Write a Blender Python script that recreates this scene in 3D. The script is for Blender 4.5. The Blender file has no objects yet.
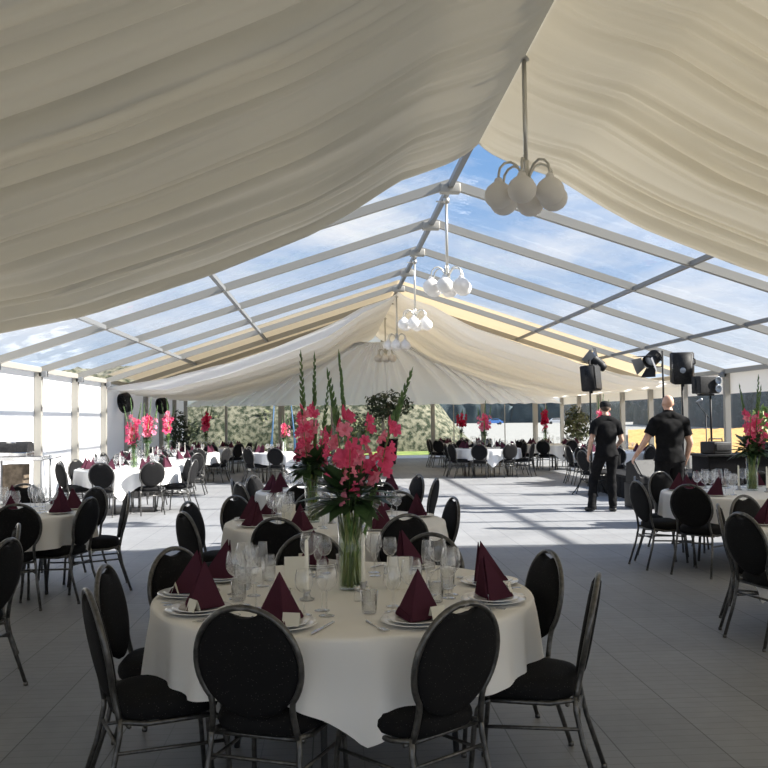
import bpy, bmesh, math, random
from mathutils import Vector, Matrix, noise
random.seed(11)
PI = math.pi
R_ = math.radians
scn = bpy.context.scene
C = scn.collection

# ------------------------------------------------------------------ helpers
class MB:
    def __init__(s): s.v, s.f, s.sm = [], [], []
    def add(s, vs, fs, smooth=True, M=None):
        o = len(s.v)
        for p in vs:
            p = Vector(p)
            s.v.append(tuple(M @ p) if M is not None else tuple(p))
        for f in fs:
            s.f.append(tuple(i + o for i in f)); s.sm.append(smooth)
    def box(s, c, d, M=None, bev=0.0):
        x, y, z = d[0]/2, d[1]/2, d[2]/2
        if bev <= 0:
            vs = [(c[0]+a*x, c[1]+b*y, c[2]+e*z) for a in (-1,1) for b in (-1,1) for e in (-1,1)]
            fs = [(0,1,3,2),(4,6,7,5),(0,4,5,1),(2,3,7,6),(0,2,6,4),(1,5,7,3)]
            s.add(vs, fs, False, M); return
        bm = bmesh.new(); bmesh.ops.create_cube(bm, size=1)
        bmesh.ops.scale(bm, vec=d, verts=bm.verts)
        bmesh.ops.bevel(bm, geom=bm.edges[:], offset=bev, segments=2, affect='EDGES', profile=.6)
        bmesh.ops.translate(bm, vec=c, verts=bm.verts)
        bm.verts.index_update()
        s.add([v.co[:] for v in bm.verts], [[v.index for v in f.verts] for f in bm.faces], True, M)
        bm.free()
    def beam(s, a, b, w, h):
        """box section beam from a to b; w = width across, h = height"""
        a, b = Vector(a), Vector(b); d = (b-a); L = d.length; d.normalize()
        up = Vector((0,0,1)) if abs(d.z) < .95 else Vector((0,1,0))
        sx = d.cross(up).normalized(); uz = sx.cross(d).normalized()
        vs = []
        for p in (a, b):
            for i, j in ((-1,-1),(1,-1),(1,1),(-1,1)):
                vs.append(p + sx*i*w/2 + uz*j*h/2)
        s.add(vs, [(0,3,2,1),(4,5,6,7),(0,1,5,4),(1,2,6,5),(2,3,7,6),(3,0,4,7)], False)
    def tube(s, pts, r, seg=8, closed=False, cap=True, flat=1.0):
        pts = [Vector(p) for p in pts]; n = len(pts)
        rs = r if isinstance(r, (list, tuple)) else [r]*n
        vs, fs = [], []
        prev = None
        for i, p in enumerate(pts):
            if closed: t = pts[(i+1) % n] - pts[i-1]
            else: t = pts[min(i+1,n-1)] - pts[max(i-1,0)]
            t.normalize()
            if prev is None:
                u = Vector((0,0,1)) if abs(t.z) < .9 else Vector((1,0,0))
                u = (u - t*u.dot(t)).normalized()
            else:
                u = (prev - t*prev.dot(t)).normalized()
            prev = u; w = t.cross(u)
            for k in range(seg):
                a = 2*PI*k/seg
                vs.append(p + u*math.cos(a)*rs[i] + w*math.sin(a)*rs[i]*flat)
        m = n if closed else n-1
        for i in range(m):
            j = (i+1) % n
            for k in range(seg):
                k2 = (k+1) % seg
                fs.append((i*seg+k, i*seg+k2, j*seg+k2, j*seg+k))
        if cap and not closed:
            fs.append(tuple(reversed(range(seg)))); fs.append(tuple(range((n-1)*seg, n*seg)))
        s.add(vs, fs, True)
    def lathe(s, prof, seg=24, M=None, c=(0,0,0)):
        vs, fs = [], []
        n = len(prof); idx = []
        for (r, z) in prof:
            if r < 1e-5:
                idx.append([len(vs)]*seg); vs.append((c[0], c[1], c[2]+z))
            else:
                row = []
                for k in range(seg):
                    a = 2*PI*k/seg; row.append(len(vs)); vs.append((c[0]+r*math.cos(a), c[1]+r*math.sin(a), c[2]+z))
                idx.append(row)
        for i in range(n-1):
            for k in range(seg):
                k2 = (k+1) % seg
                q = [idx[i][k], idx[i][k2], idx[i+1][k2], idx[i+1][k]]
                q = [x for j, x in enumerate(q) if x != q[j-1]]
                if len(q) >= 3: fs.append(tuple(q))
        s.add(vs, fs, True, M)
    def ball(s, c, rx, ry=None, rz=None, seg=16, ring=10, M=None):
        ry = ry or rx; rz = rz or rx
        vs = [(c[0], c[1], c[2]-rz)]; fs = []
        for i in range(1, ring):
            a = -PI/2 + PI*i/ring
            for k in range(seg):
                b = 2*PI*k/seg
                vs.append((c[0]+rx*math.cos(a)*math.cos(b), c[1]+ry*math.cos(a)*math.sin(b), c[2]+rz*math.sin(a)))
        vs.append((c[0], c[1], c[2]+rz)); T = len(vs)-1
        for k in range(seg):
            k2 = (k+1) % seg
            fs.append((0, 1+k2, 1+k)); fs.append((T, T-seg+k, T-seg+k2))
            for i in range(ring-2):
                fs.append((1+i*seg+k, 1+i*seg+k2, 1+(i+1)*seg+k2, 1+(i+1)*seg+k))
        s.add(vs, fs, True, M)
    def slab(s, poly, n, th, smooth=False):
        """planar polygon (list of 3d points) given thickness th along n"""
        n = Vector(n).normalized(); k = len(poly)
        vs = [Vector(p) + n*th/2 for p in poly] + [Vector(p) - n*th/2 for p in poly]
        fs = [tuple(range(k)), tuple(reversed(range(k, 2*k)))]
        for i in range(k):
            j = (i+1) % k; fs.append((i, i+k, j+k, j))
        s.add(vs, fs, smooth)
    def grid(s, nx, ny, fn, smooth=True, wrap=False):
        vs = [fn(i, j) for i in range(nx) for j in range(ny)]
        fs = []
        for i in range(nx-1):
            for j in range(ny - (0 if wrap else 1)):
                j2 = (j+1) % ny
                fs.append((i*ny+j, i*ny+j2, (i+1)*ny+j2, (i+1)*ny+j))
        s.add(vs, fs, smooth)
    def build(s, name, mat, parent=None):
        me = bpy.data.meshes.new(name)
        me.from_pydata(s.v, [], s.f); me.polygons.foreach_set('use_smooth', s.sm)
        me.materials.append(mat); me.update()
        o = bpy.data.objects.new(name, me); C.objects.link(o)
        if parent: o.parent = parent
        return o

def tag(o, label=None, cat=None, group=None, kind=None):
    if label: o['label'] = label
    if cat: o['category'] = cat
    if group: o['group'] = group
    if kind: o['kind'] = kind
    return o
def empty(name, loc=(0,0,0), rz=0):
    o = bpy.data.objects.new(name, None); C.objects.link(o)
    o.location = loc; o.rotation_euler = (0,0,rz); o.empty_display_size = .1
    return o
def struct(o): o['kind'] = 'structure'; return o
KIDS = {}
def kids(o):
    return [c for c in bpy.data.objects if c.parent == o]
def copy_tree(o, parent=None, cache=True):
    c = o.copy(); C.objects.link(c); c.parent = parent
    if o.name not in KIDS: KIDS[o.name] = kids(o)
    for ch in KIDS[o.name]: copy_tree(ch, c)
    return c

# ------------------------------------------------------------------ materials
def mat(name, col, rough=.5, metal=0, spec=.5):
    m = bpy.data.materials.new(name); m.use_nodes = True
    b = m.node_tree.nodes['Principled BSDF']
    b.inputs['Base Color'].default_value = (*col, 1); b.inputs['Roughness'].default_value = rough
    b.inputs['Metallic'].default_value = metal; b.inputs['Specular IOR Level'].default_value = spec
    return m
def nt(m): return m.node_tree.nodes, m.node_tree.links, m.node_tree.nodes['Principled BSDF']
def noisy(m, scale, a, b, detail=4, lo=.35, hi=.65, bump=0, coord='Object'):
    N, L, P = nt(m)
    tc = N.new('ShaderNodeTexCoord'); t = N.new('ShaderNodeTexNoise')
    t.inputs['Scale'].default_value = scale; t.inputs['Detail'].default_value = detail
    L.new(tc.outputs[coord], t.inputs['Vector'])
    r = N.new('ShaderNodeValToRGB'); r.color_ramp.elements[0].position = lo; r.color_ramp.elements[1].position = hi
    r.color_ramp.elements[0].color = (*a,1); r.color_ramp.elements[1].color = (*b,1)
    L.new(t.outputs['Fac'], r.inputs['Fac']); L.new(r.outputs['Color'], P.inputs['Base Color'])
    if bump:
        bp = N.new('ShaderNodeBump'); bp.inputs['Strength'].default_value = bump
        L.new(t.outputs['Fac'], bp.inputs['Height']); L.new(bp.outputs['Normal'], P.inputs['Normal'])
    return m
def cloth_mat(name, col, tcol, fac, rough=.9):
    """diffuse + translucent cloth"""
    m = bpy.data.materials.new(name); m.use_nodes = True
    N, L = m.node_tree.nodes, m.node_tree.links
    N.remove(N['Principled BSDF']); out = N['Material Output']
    d = N.new('ShaderNodeBsdfDiffuse'); d.inputs['Color'].default_value = (*col,1)
    t = N.new('ShaderNodeBsdfTranslucent'); t.inputs['Color'].default_value = (*tcol,1)
    x = N.new('ShaderNodeMixShader'); x.inputs[0].default_value = fac
    tc = N.new('ShaderNodeTexCoord'); w = N.new('ShaderNodeTexNoise'); w.inputs['Scale'].default_value = 160
    bp = N.new('ShaderNodeBump'); bp.inputs['Strength'].default_value = .06
    L.new(tc.outputs['Object'], w.inputs['Vector']); L.new(w.outputs['Fac'], bp.inputs['Height'])
    L.new(bp.outputs['Normal'], d.inputs['Normal'])
    L.new(d.outputs[0], x.inputs[1]); L.new(t.outputs[0], x.inputs[2]); L.new(x.outputs[0], out.inputs['Surface'])
    return m
def clear_mat(name, tint, refl=1.0, haze=0.0, hcol=(1,1,1), ior=1.45, wrinkle=0):
    """thin clear sheet: transparent + fresnel gloss + a little milky haze"""
    m = bpy.data.materials.new(name); m.use_nodes = True
    N, L = m.node_tree.nodes, m.node_tree.links
    N.remove(N['Principled BSDF']); out = N['Material Output']
    t = N.new('ShaderNodeBsdfTransparent'); t.inputs['Color'].default_value = (*tint,1)
    g = N.new('ShaderNodeBsdfGlossy'); g.inputs['Roughness'].default_value = .03
    lw = N.new('ShaderNodeLayerWeight'); lw.inputs['Blend'].default_value = .5
    pw = N.new('ShaderNodeMath'); pw.operation = 'POWER'; pw.inputs[1].default_value = 4.0; L.new(lw.outputs['Facing'], pw.inputs[0])
    f0 = ((ior-1)/(ior+1))**2
    mu = N.new('ShaderNodeMath'); mu.operation = 'MULTIPLY_ADD'; mu.use_clamp = True
    mu.inputs[1].default_value = (1-f0)*refl; mu.inputs[2].default_value = f0*refl; L.new(pw.outputs[0], mu.inputs[0])
    x = N.new('ShaderNodeMixShader'); L.new(mu.outputs[0], x.inputs[0])
    L.new(t.outputs[0], x.inputs[1]); L.new(g.outputs[0], x.inputs[2])
    last = x
    if wrinkle:
        tc = N.new('ShaderNodeTexCoord'); w = N.new('ShaderNodeTexNoise'); w.inputs['Scale'].default_value = 2.2
        w.inputs['Detail'].default_value = 3
        bp = N.new('ShaderNodeBump'); bp.inputs['Strength'].default_value = wrinkle; bp.inputs['Distance'].default_value = .2
        L.new(tc.outputs['Object'], w.inputs['Vector']); L.new(w.outputs['Fac'], bp.inputs['Height'])
        L.new(bp.outputs['Normal'], g.inputs['Normal'])
    if haze:
        d = N.new('ShaderNodeBsdfTranslucent'); d.inputs['Color'].default_value = (*hcol,1)
        y = N.new('ShaderNodeMixShader'); y.inputs[0].default_value = haze
        L.new(x.outputs[0], y.inputs[1]); L.new(d.outputs[0], y.inputs[2]); last = y
    L.new(last.outputs[0], out.inputs['Surface'])
    return m

M_ = {}
M_['alu'] = mat('alu', (.35,.335,.30), .5, .25)
M_['alu_dark'] = mat('alu_dark', (.22,.23,.24), .5, .4)
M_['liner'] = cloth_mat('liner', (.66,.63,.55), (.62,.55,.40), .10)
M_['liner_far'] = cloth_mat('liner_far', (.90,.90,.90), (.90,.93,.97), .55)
M_['cover'] = cloth_mat('cover', (.80,.76,.68), (.82,.66,.42), .22)
M_['wall'] = cloth_mat('wall', (.95,.95,.95), (.9,.92,.95), .25)
M_['valance'] = cloth_mat('valance', (.85,.83,.78), (.8,.78,.72), .05)
M_['curtain'] = cloth_mat('curtain', (.93,.93,.94), (.94,.95,.97), .5)
M_['gable_sheet'] = cloth_mat('gable_sheet', (.9,.9,.9), (.96,.97,.98), .75)
M_['clear_roof'] = clear_mat('clear_roof', (.94,.96,.98), .40, .004, wrinkle=.15)
M_['clear_wall'] = clear_mat('clear_wall', (.84,.87,.9), .5, .006, wrinkle=.3)
M_['glass'] = clear_mat('glass', (.985,.988,.988), 2.4, .075)
M_['vase_glass'] = clear_mat('vase_glass', (.9,.93,.9), 1.4, .012)
M_['water'] = clear_mat('water', (.86,.9,.78), .4)
M_['cloth'] = cloth_mat('cloth', (.93,.92,.90), (.9,.89,.86), .10)
M_['napkin'] = cloth_mat('napkin', (.090,.032,.050), (.20,.035,.085), .22)
M_['paper'] = mat('paper', (.78,.76,.68), .8)
M_['china'] = mat('china', (.82,.82,.82), .12)
M_['steel'] = mat('steel', (.62,.62,.62), .22, 1)
M_['wax'] = mat('wax', (.86,.84,.76), .45)
M_['wick'] = mat('wick', (.05,.05,.05), .9)
M_['frame'] = noisy(mat('frame', (.2,.2,.19), .34, .8), 40, (.085,.085,.083), (.15,.147,.142), coord='Object')
M_['table_leg'] = mat('table_leg', (.05,.05,.05), .5, .3)
M_['wood_top'] = noisy(mat('wood_top', (.3,.2,.12), .6), 8, (.25,.17,.1), (.36,.26,.17))
M_['black'] = noisy(mat('black', (.012,.012,.013), .8, 0, .15), 30, (.008,.008,.009), (.02,.02,.021))
M_['black_plastic'] = noisy(mat('black_plastic', (.015,.015,.016), .55, 0, .25), 40, (.010,.010,.011), (.022,.022,.023))
M_['grille'] = noisy(mat('grille', (.02,.02,.02), .5, .3), 90, (.006,.006,.006), (.05,.05,.05))
M_['rubber'] = mat('rubber', (.01,.01,.01), .8)
M_['lens'] = mat('lens', (.35,.38,.42), .1, .3)
M_['silver'] = mat('silver', (.42,.43,.45), .35, .8)
M_['opal'] = cloth_mat('opal', (.84,.82,.79), (.9,.88,.85), .25)
M_['lamp_metal'] = mat('lamp_metal', (.55,.54,.5), .35, .7)
M_['pink'] = cloth_mat('pink', (.80,.115,.245), (.95,.16,.30), .35)
M_['pink_pale'] = cloth_mat('pink_pale', (.87,.29,.40), (.95,.32,.42), .35)
M_['red'] = cloth_mat('red', (.50,.02,.065), (.6,.02,.08), .3)
M_['stem'] = noisy(mat('stem', (.1,.2,.05), .5), 20, (.07,.15,.03), (.16,.27,.07))
M_['stem_light'] = noisy(mat('stem_light', (.26,.30,.08), .5), 20, (.20,.25,.06), (.36,.38,.13))
M_['bud'] = noisy(mat('bud', (.06,.13,.04), .5), 30, (.04,.10,.03), (.10,.18,.05))
M_['leaf'] = noisy(mat('leaf', (.03,.07,.025), .45), 12, (.02,.05,.018), (.05,.10,.035))
M_['leaf_dark'] = noisy(mat('leaf_dark', (.02,.04,.02), .5), 12, (.012,.028,.014), (.035,.06,.026))
M_['leaf_light'] = noisy(mat('leaf_light', (.2,.28,.06), .5), 6, (.12,.20,.04), (.30,.36,.09))
M_['skin'] = noisy(mat('skin', (.52,.31,.22), .5), 14, (.47,.27,.19), (.58,.36,.26))
M_['tshirt'] = noisy(mat('tshirt', (.008,.008,.009), .9, 0, .12), 18, (.0065,.0065,.007), (.010,.010,.011), bump=.08)
M_['trousers'] = noisy(mat('trousers', (.008,.008,.009), .9, 0, .12), 22, (.006,.006,.007), (.011,.011,.012), bump=.1)
M_['shoe'] = mat('shoe', (.010,.010,.010), .5)
M_['hair'] = mat('hair', (.05,.03,.018), .7)
M_['blue'] = mat('blue', (.07,.17,.33), .7)
M_['car_white'] = mat('car_white', (.75,.75,.76), .25)
M_['car_blue'] = mat('car_blue', (.06,.16,.42), .25)
M_['window_dark'] = mat('window_dark', (.02,.025,.03), .1)
M_['bark'] = noisy(mat('bark', (.12,.09,.06), .9), 10, (.08,.06,.04), (.18,.14,.1))
M_['bush'] = noisy(mat('bush', (.14,.16,.07), .8), 3.6, (.03,.045,.014), (.16,.165,.08), 6, .35, .65)
M_['bank'] = noisy(mat('bank', (.22,.21,.14), .95), 4.5, (.02,.03,.012), (.21,.20,.14), 10, .40, .62, .8)
M_['forest'] = noisy(mat('forest', (.04,.07,.06), .9), .35, (.03,.05,.058), (.06,.085,.095), 6)
M_['grass'] = noisy(mat('grass', (.15,.22,.05), .9), 1.5, (.10,.17,.03), (.27,.32,.08), 6)
M_['gravel'] = noisy(mat('gravel', (.3,.29,.27), .95), 2.5, (.22,.22,.20), (.36,.35,.32), 8)
M_['wheat'] = noisy(mat('wheat', (.6,.38,.12), .9), 3.0, (.42,.22,.05), (.60,.37,.11), 8)

def fabric_dots():
    m = mat('chair_fabric', (.009,.009,.010), .85); N, L, P = nt(m)
    tc = N.new('ShaderNodeTexCoord'); v = N.new('ShaderNodeTexVoronoi'); v.inputs['Scale'].default_value = 80
    v.inputs['Randomness'].default_value = .75
    lt = N.new('ShaderNodeMath'); lt.operation = 'LESS_THAN'; lt.inputs[1].default_value = .13
    mx = N.new('ShaderNodeMix'); mx.data_type = 'RGBA'
    mx.inputs['A'].default_value = (.009,.009,.010,1); mx.inputs['B'].default_value = (.075,.072,.066,1)
    L.new(tc.outputs['Object'], v.inputs['Vector']); L.new(v.outputs['Distance'], lt.inputs[0])
    L.new(lt.outputs[0], mx.inputs['Factor']); L.new(mx.outputs['Result'], P.inputs['Base Color'])
    P.inputs['Specular IOR Level'].default_value = .15
    return m
M_['fabric'] = fabric_dots()

def floor_mat():
    m = mat('floor_panels', (.2,.2,.2), .55); N, L, P = nt(m)
    tc = N.new('ShaderNodeTexCoord'); mp = N.new('ShaderNodeMapping')
    mp.inputs['Location'].default_value = (.11, 0, 0)
    L.new(tc.outputs['Object'], mp.inputs['Vector'])
    # big panels .49 wide (X) x .98 long
    sx = N.new('ShaderNodeSeparateXYZ'); L.new(mp.outputs[0], sx.inputs[0])
    def groove(sock, period, width):
        d = N.new('ShaderNodeMath'); d.operation = 'DIVIDE'; d.inputs[1].default_value = period; L.new(sock, d.inputs[0])
        f = N.new('ShaderNodeMath'); f.operation = 'FRACT'; L.new(d.outputs[0], f.inputs[0])
        l = N.new('ShaderNodeMath'); l.operation = 'LESS_THAN'; l.inputs[1].default_value = width/period; L.new(f.outputs[0], l.inputs[0])
        return l.outputs[0]
    def mx(a, b):
        q = N.new('ShaderNodeMath'); q.operation = 'MAXIMUM'; L.new(a, q.inputs[0]); L.new(b, q.inputs[1]); return q.outputs[0]
    big = groove(sx.outputs[0], .49, .007)
    bigy = groove(sx.outputs[1], .98, .006)
    small = mx(groove(sx.outputs[0], .245, .005), groove(sx.outputs[1], .0817, .005))
    n1 = N.new('ShaderNodeTexNoise'); n1.inputs['Scale'].default_value = 1.1; n1.inputs['Detail'].default_value = 5
    L.new(tc.outputs['Object'], n1.inputs['Vector'])
    n2 = N.new('ShaderNodeTexNoise'); n2.inputs['Scale'].default_value = 9; n2.inputs['Detail'].default_value = 5
    L.new(tc.outputs['Object'], n2.inputs['Vector'])
    wn = N.new('ShaderNodeTexWhiteNoise'); wn.noise_dimensions = '2D'
    sn = N.new('ShaderNodeVectorMath'); sn.operation = 'SNAP'; sn.inputs[1].default_value = (.49,.98,1); L.new(mp.outputs[0], sn.inputs[0])
    L.new(sn.outputs[0], wn.inputs['Vector'])
    def ma(op, a, b):
        q = N.new('ShaderNodeMath'); q.operation = op
        for i, x in enumerate((a, b)):
            if isinstance(x, (int, float)): q.inputs[i].default_value = x
            else: L.new(x, q.inputs[i])
        return q.outputs[0]
    val = ma('ADD', ma('MULTIPLY', n1.outputs['Fac'], .11), ma('MULTIPLY', n2.outputs['Fac'], .07))
    val = ma('ADD', val, ma('MULTIPLY', wn.outputs['Value'], .03))
    val = ma('ADD', val, .135)
    val = ma('MULTIPLY', val, ma('SUBTRACT', 1.0, ma('MULTIPLY', small, .26)))
    val = ma('MULTIPLY', val, ma('SUBTRACT', 1.0, ma('MULTIPLY', bigy, .22)))
    val = ma('MULTIPLY', val, ma('SUBTRACT', 1.0, ma('MULTIPLY', big, .42)))
    cb = N.new('ShaderNodeCombineColor')
    L.new(ma('MULTIPLY', val, .98), cb.inputs[0]); L.new(ma('MULTIPLY', val, 1.0), cb.inputs[1]); L.new(ma('MULTIPLY', val, 1.04), cb.inputs[2])
    L.new(cb.outputs[0], P.inputs['Base Color'])
    P.inputs['Specular IOR Level'].default_value = .3
    return m
M_['floor'] = floor_mat()

# ------------------------------------------------------------------ camera (recovered from the roof lines)
F, H = 870.0, 1.6
yaw, pitch, roll = .05967, .04033, -.01035
def cam_axes():
    r = Vector((math.cos(yaw), -math.sin(yaw), 0)); fw = Vector((math.sin(yaw), math.cos(yaw), 0)); up = Vector((0,0,1))
    f2 = fw*math.cos(pitch) + up*math.sin(pitch); u2 = up*math.cos(pitch) - fw*math.sin(pitch)
    r3 = r*math.cos(roll) + u2*math.sin(roll); u3 = u2*math.cos(roll) - r*math.sin(roll)
    return r3, u3, f2
CR, CU, CF = cam_axes()
cd = bpy.data.cameras.new('camera'); cam = bpy.data.objects.new('camera', cd); C.objects.link(cam)
cd.sensor_fit = 'HORIZONTAL'; cd.sensor_width = 36; cd.lens = F/768*36; cd.clip_end = 1000; cd.clip_start = .05
cam.matrix_world = Matrix(((CR.x, CU.x, -CF.x, 0), (CR.y, CU.y, -CF.y, 0), (CR.z, CU.z, -CF.z, H), (0,0,0,1)))
scn.camera = cam
def atY(u, v, Y):
    d = CR*((u-384)/F) - CU*((v-384)/F) + CF
    d = d*(Y/d.y); return Vector((d.x, Y, d.z+H))
def pix(x, y, z):
    p = Vector((x, y, z-H)); w = p.dot(CF)
    return 384 + F*p.dot(CR)/w, 384 - F*p.dot(CU)/w
def inview(x, y, z, m=12):
    u, v = pix(x, y, z); return -m < u < 768+m and v < 768+m

# ------------------------------------------------------------------ tent dimensions
XR, ZR, W, RISE = 1.778, 5.083, 7.595, 2.45
XL, XRT, ZE = XR-W, XR+W, ZR-RISE
D1, S = 12.766, 2.5
def ry(n): return D1 + S*(n-1)
YG = ry(10)          # far gable
YB = -3.2            # behind the camera
def roof(x): return ZR - abs(x-XR)/W*RISE

# floor
b = MB(); b.add([(XL-.2,YB,0),(XRT+.2,YB,0),(XRT+.2,YG+.3,0),(XL-.2,YG+.3,0)], [(0,1,2,3)], False)
b.box(((XL+XRT)/2, (YB+YG)/2, -.06), (W*2+.4, YG-YB+.6, .1))
struct(b.build('floor', M_['floor']))

# tent frames: two rafters, two posts, bolted plates
names = ['at the edge of the near lining','first beyond the near lining','second beyond the near lining','third beyond the near lining','fourth beyond the near lining','at the edge of the far lining','just inside the far lining']
for n in range(0, 7):
    y = ry(n)
    t = empty('portal_arch', (XR, y, 0))
    tag(t, 'white aluminium portal arch, ' + names[n], 'tent arch', 'tent roof arches')
    for s in (-1, 1):
        m = MB(); m.beam((0,0,ZR+.015), (s*W,0,ZE+.015), .078, .125)
        # bottom keder rail along the rafter
        m.beam((0,0,ZR-.048), (s*W,0,ZE-.048), .088, .014)
        m.build('rafter', M_['alu'], t)
        m = MB(); m.beam((s*(W+.04),0,0), (s*(W+.04),0,ZE), .13, .12)
        m.build('post', M_['alu'], t)
        m = MB(); m.box((s*(W-.05),0,ZE-.06), (.16,.12,.12), bev=.012); m.build('corner_bracket', M_['alu_dark'], t)
    m = MB(); m.box((0,0,ZR-.06), (.3,.16,.14), bev=.015); m.build('ridge_bracket', M_['alu'], t)
for n in range(7, 11):     # posts only show past the far lining
    t = empty('portal_arch', (XR, ry(n), 0)); tag(t, 'pale portal arch half hidden by the far lining, ' + ['nearest','second','third','farthest'][n-7] + ' of four', 'tent arch', 'far wall arches')
    for s in (-1, 1):
        m = MB(); m.beam((s*(W+.04),0,0), (s*(W+.04),0,ZE), .13, .12); m.build('post', M_['alu'], t)
    m = MB()
    for s in (-1,1): m.beam((0,0,ZR+.08), (s*W,0,ZE+.08), .1, .14)
    m.build('rafter', M_['alu'], t)
# lengthwise beams
def long_beam(name, x, z, w, h, label, m='alu_dark', y0=ry(0)-.1, y1=ry(6)):
    b = MB(); b.beam((x,y0,z), (x,y1,z), w, h); tag(b.build(name, M_[m]), label, 'roof beam')
long_beam('ridge_beam', XR, ZR-.02, .08, .08, 'dark beam running along the ridge of the clear roof')
for s, sd in ((-1,'left'),(1,'right')):
    for tt, nm in ((.481,'upper'),(.75,'lower')):
        long_beam('purlin', XR+s*W*tt, ZR-tt*RISE-.01, .07, .07, 'thin %s purlin crossing the %s slope of the clear roof' % (nm, sd))
    long_beam('eave_beam', XR+s*(W+.02), ZE+.02, .1, .10, 'pale eave beam along the top of the %s wall' % sd, 'alu', ry(-1), YG)
# clear roof sheets (bay by bay, each side)
k = 0
for n in range(0, 5):
    for s in (-1, 1):
        k += 1; b = MB()
        ya, yb = ry(n), ry(n+1)
        def fn(i, j, s=s, ya=ya, yb=yb):
            t = i/14; u = j/6
            x = XR + s*W*t
            return (x, ya+(yb-ya)*u, ZR - t*RISE + .16 + .02*math.sin(t*9+ya)*math.sin(u*PI))
        b.grid(15, 7, fn); struct(b.build('window_%d' % k, M_['clear_roof']))
# opaque roof cover past the clear bays
b = MB()
for s in (-1,1):
    b.grid(8, 12, lambda i, j: (XR+s*W*i/7, ry(5)+.02+(YG-ry(5)+.2)*j/11, ZR - RISE*i/7 + .19))
struct(b.build('ceiling', M_['cover']))

# ---- pleated linings
SAG = [(0,.19),(.015,.25),(.045,.35),(.08,.42),(.125,.5),(.2,.6),(.3,.67),(.42,.74),(.6,.76),(.75,.62),(.9,.30),(1,.06)]
def sag(t):
    for (a, va), (c, vc) in zip(SAG, SAG[1:]):
        if t <= c: return va + (vc-va)*(t-a)/(c-a)
    return SAG[-1][1]
def folds(y, t, seed):
    q = noise.noise(Vector((y*.45, t*.9, seed)))
    u = y + .30*math.sin(1.3*y+seed) + .12*math.sin(3.7*y+2*seed) + .22*q + .16*t*math.sin(y*.9+seed)
    def saw(x, k):   # cloth rolled over on itself: slow swell, quick tuck
        s = x - math.floor(x); return (s**k)*(1-s)**.35*1.5
    a = .070*saw(-u*.62-.2*t, 1.2) + .085*saw(-u*1.33+.37-.25*t, 1.0) + .050*abs(math.sin(PI*u*2.1+1.1)) + .036*saw(-u*3.1+.3*q, .8) + .010*math.sin(2*PI*u*5.3)
    g = noise.noise(Vector((y*3.0, t*2.2, seed+5)))*.016
    return (a*2.0+g*2.2)*min(1,t*3.4+min(t*8,.12))*(.35+.65*min(1,(1-t)*5))
def lining(name, y0, y1, ny, sc, mt, seed, label, amp=1.0, lift=.32):
    b = MB(); nt_ = 44
    for s in (-1,1):
        def fn(i, j):
            t = (i/(nt_-1))**1.25; y = y0+(y1-y0)*j/(ny-1)
            z = ZR - t*RISE - sag(t)*sc*(.93 if s > 0 else 1) - folds(y, t, seed+s*2.3)*amp + lift*(1.1 if s > 0 else 1)*min(1,t*8)*min(1,(1-t)*4)
            return (XR+s*W*t, y, z)
        b.grid(nt_, ny, fn)
    return tag(b.build(name, mt), label, 'ceiling lining')
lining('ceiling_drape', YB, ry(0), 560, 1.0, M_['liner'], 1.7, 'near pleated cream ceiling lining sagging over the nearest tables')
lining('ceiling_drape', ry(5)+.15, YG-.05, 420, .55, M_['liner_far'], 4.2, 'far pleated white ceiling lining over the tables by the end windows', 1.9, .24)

# ---- walls
def plane(name, pts, m): 
    b = MB(); b.add(pts, [tuple(range(len(pts)))], False); return struct(b.build(name, M_[m]))
plane('wall_left', [(XL-.12,YB,0),(XL-.12,YG,0),(XL-.12,YG,ZE+.1),(XL-.12,YB,ZE+.1)], 'wall')
plane('wall_back', [(XL-.12,YB,2.55),(XRT+.12,YB,2.55),(XRT+.12,YB,ZE),(XR,YB,ZR),(XL-.12,YB,ZE)], 'wall')
b = MB(); b.add([(XRT+.12,YB,0),(XRT+.12,ry(0),0),(XRT+.12,ry(0),ZE+.1),(XRT+.12,YB,ZE+.1)], [(0,1,2,3)], False)
struct(b.build('wall_right', M_['wall'])); b = MB()
b.add([(XRT+.12,ry(0),2.12),(XRT+.12,YG,2.12),(XRT+.12,YG,ZE+.1),(XRT+.12,ry(0),ZE+.1)], [(0,1,2,3)], False)
b.add([(XRT+.12,ry(0),0),(XRT+.12,YG,0),(XRT+.12,YG,.55),(XRT+.12,ry(0),.55)], [(0,1,2,3)], False)
struct(b.build('wall_right', M_['valance']))
for i in range(0, 10):
    k += 1
    plane('window_%d' % k, [(XRT+.12,ry(i),.55),(XRT+.12,ry(i+1),.55),(XRT+.12,ry(i+1),2.12),(XRT+.12,ry(i),2.12)], 'clear_wall')
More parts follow.
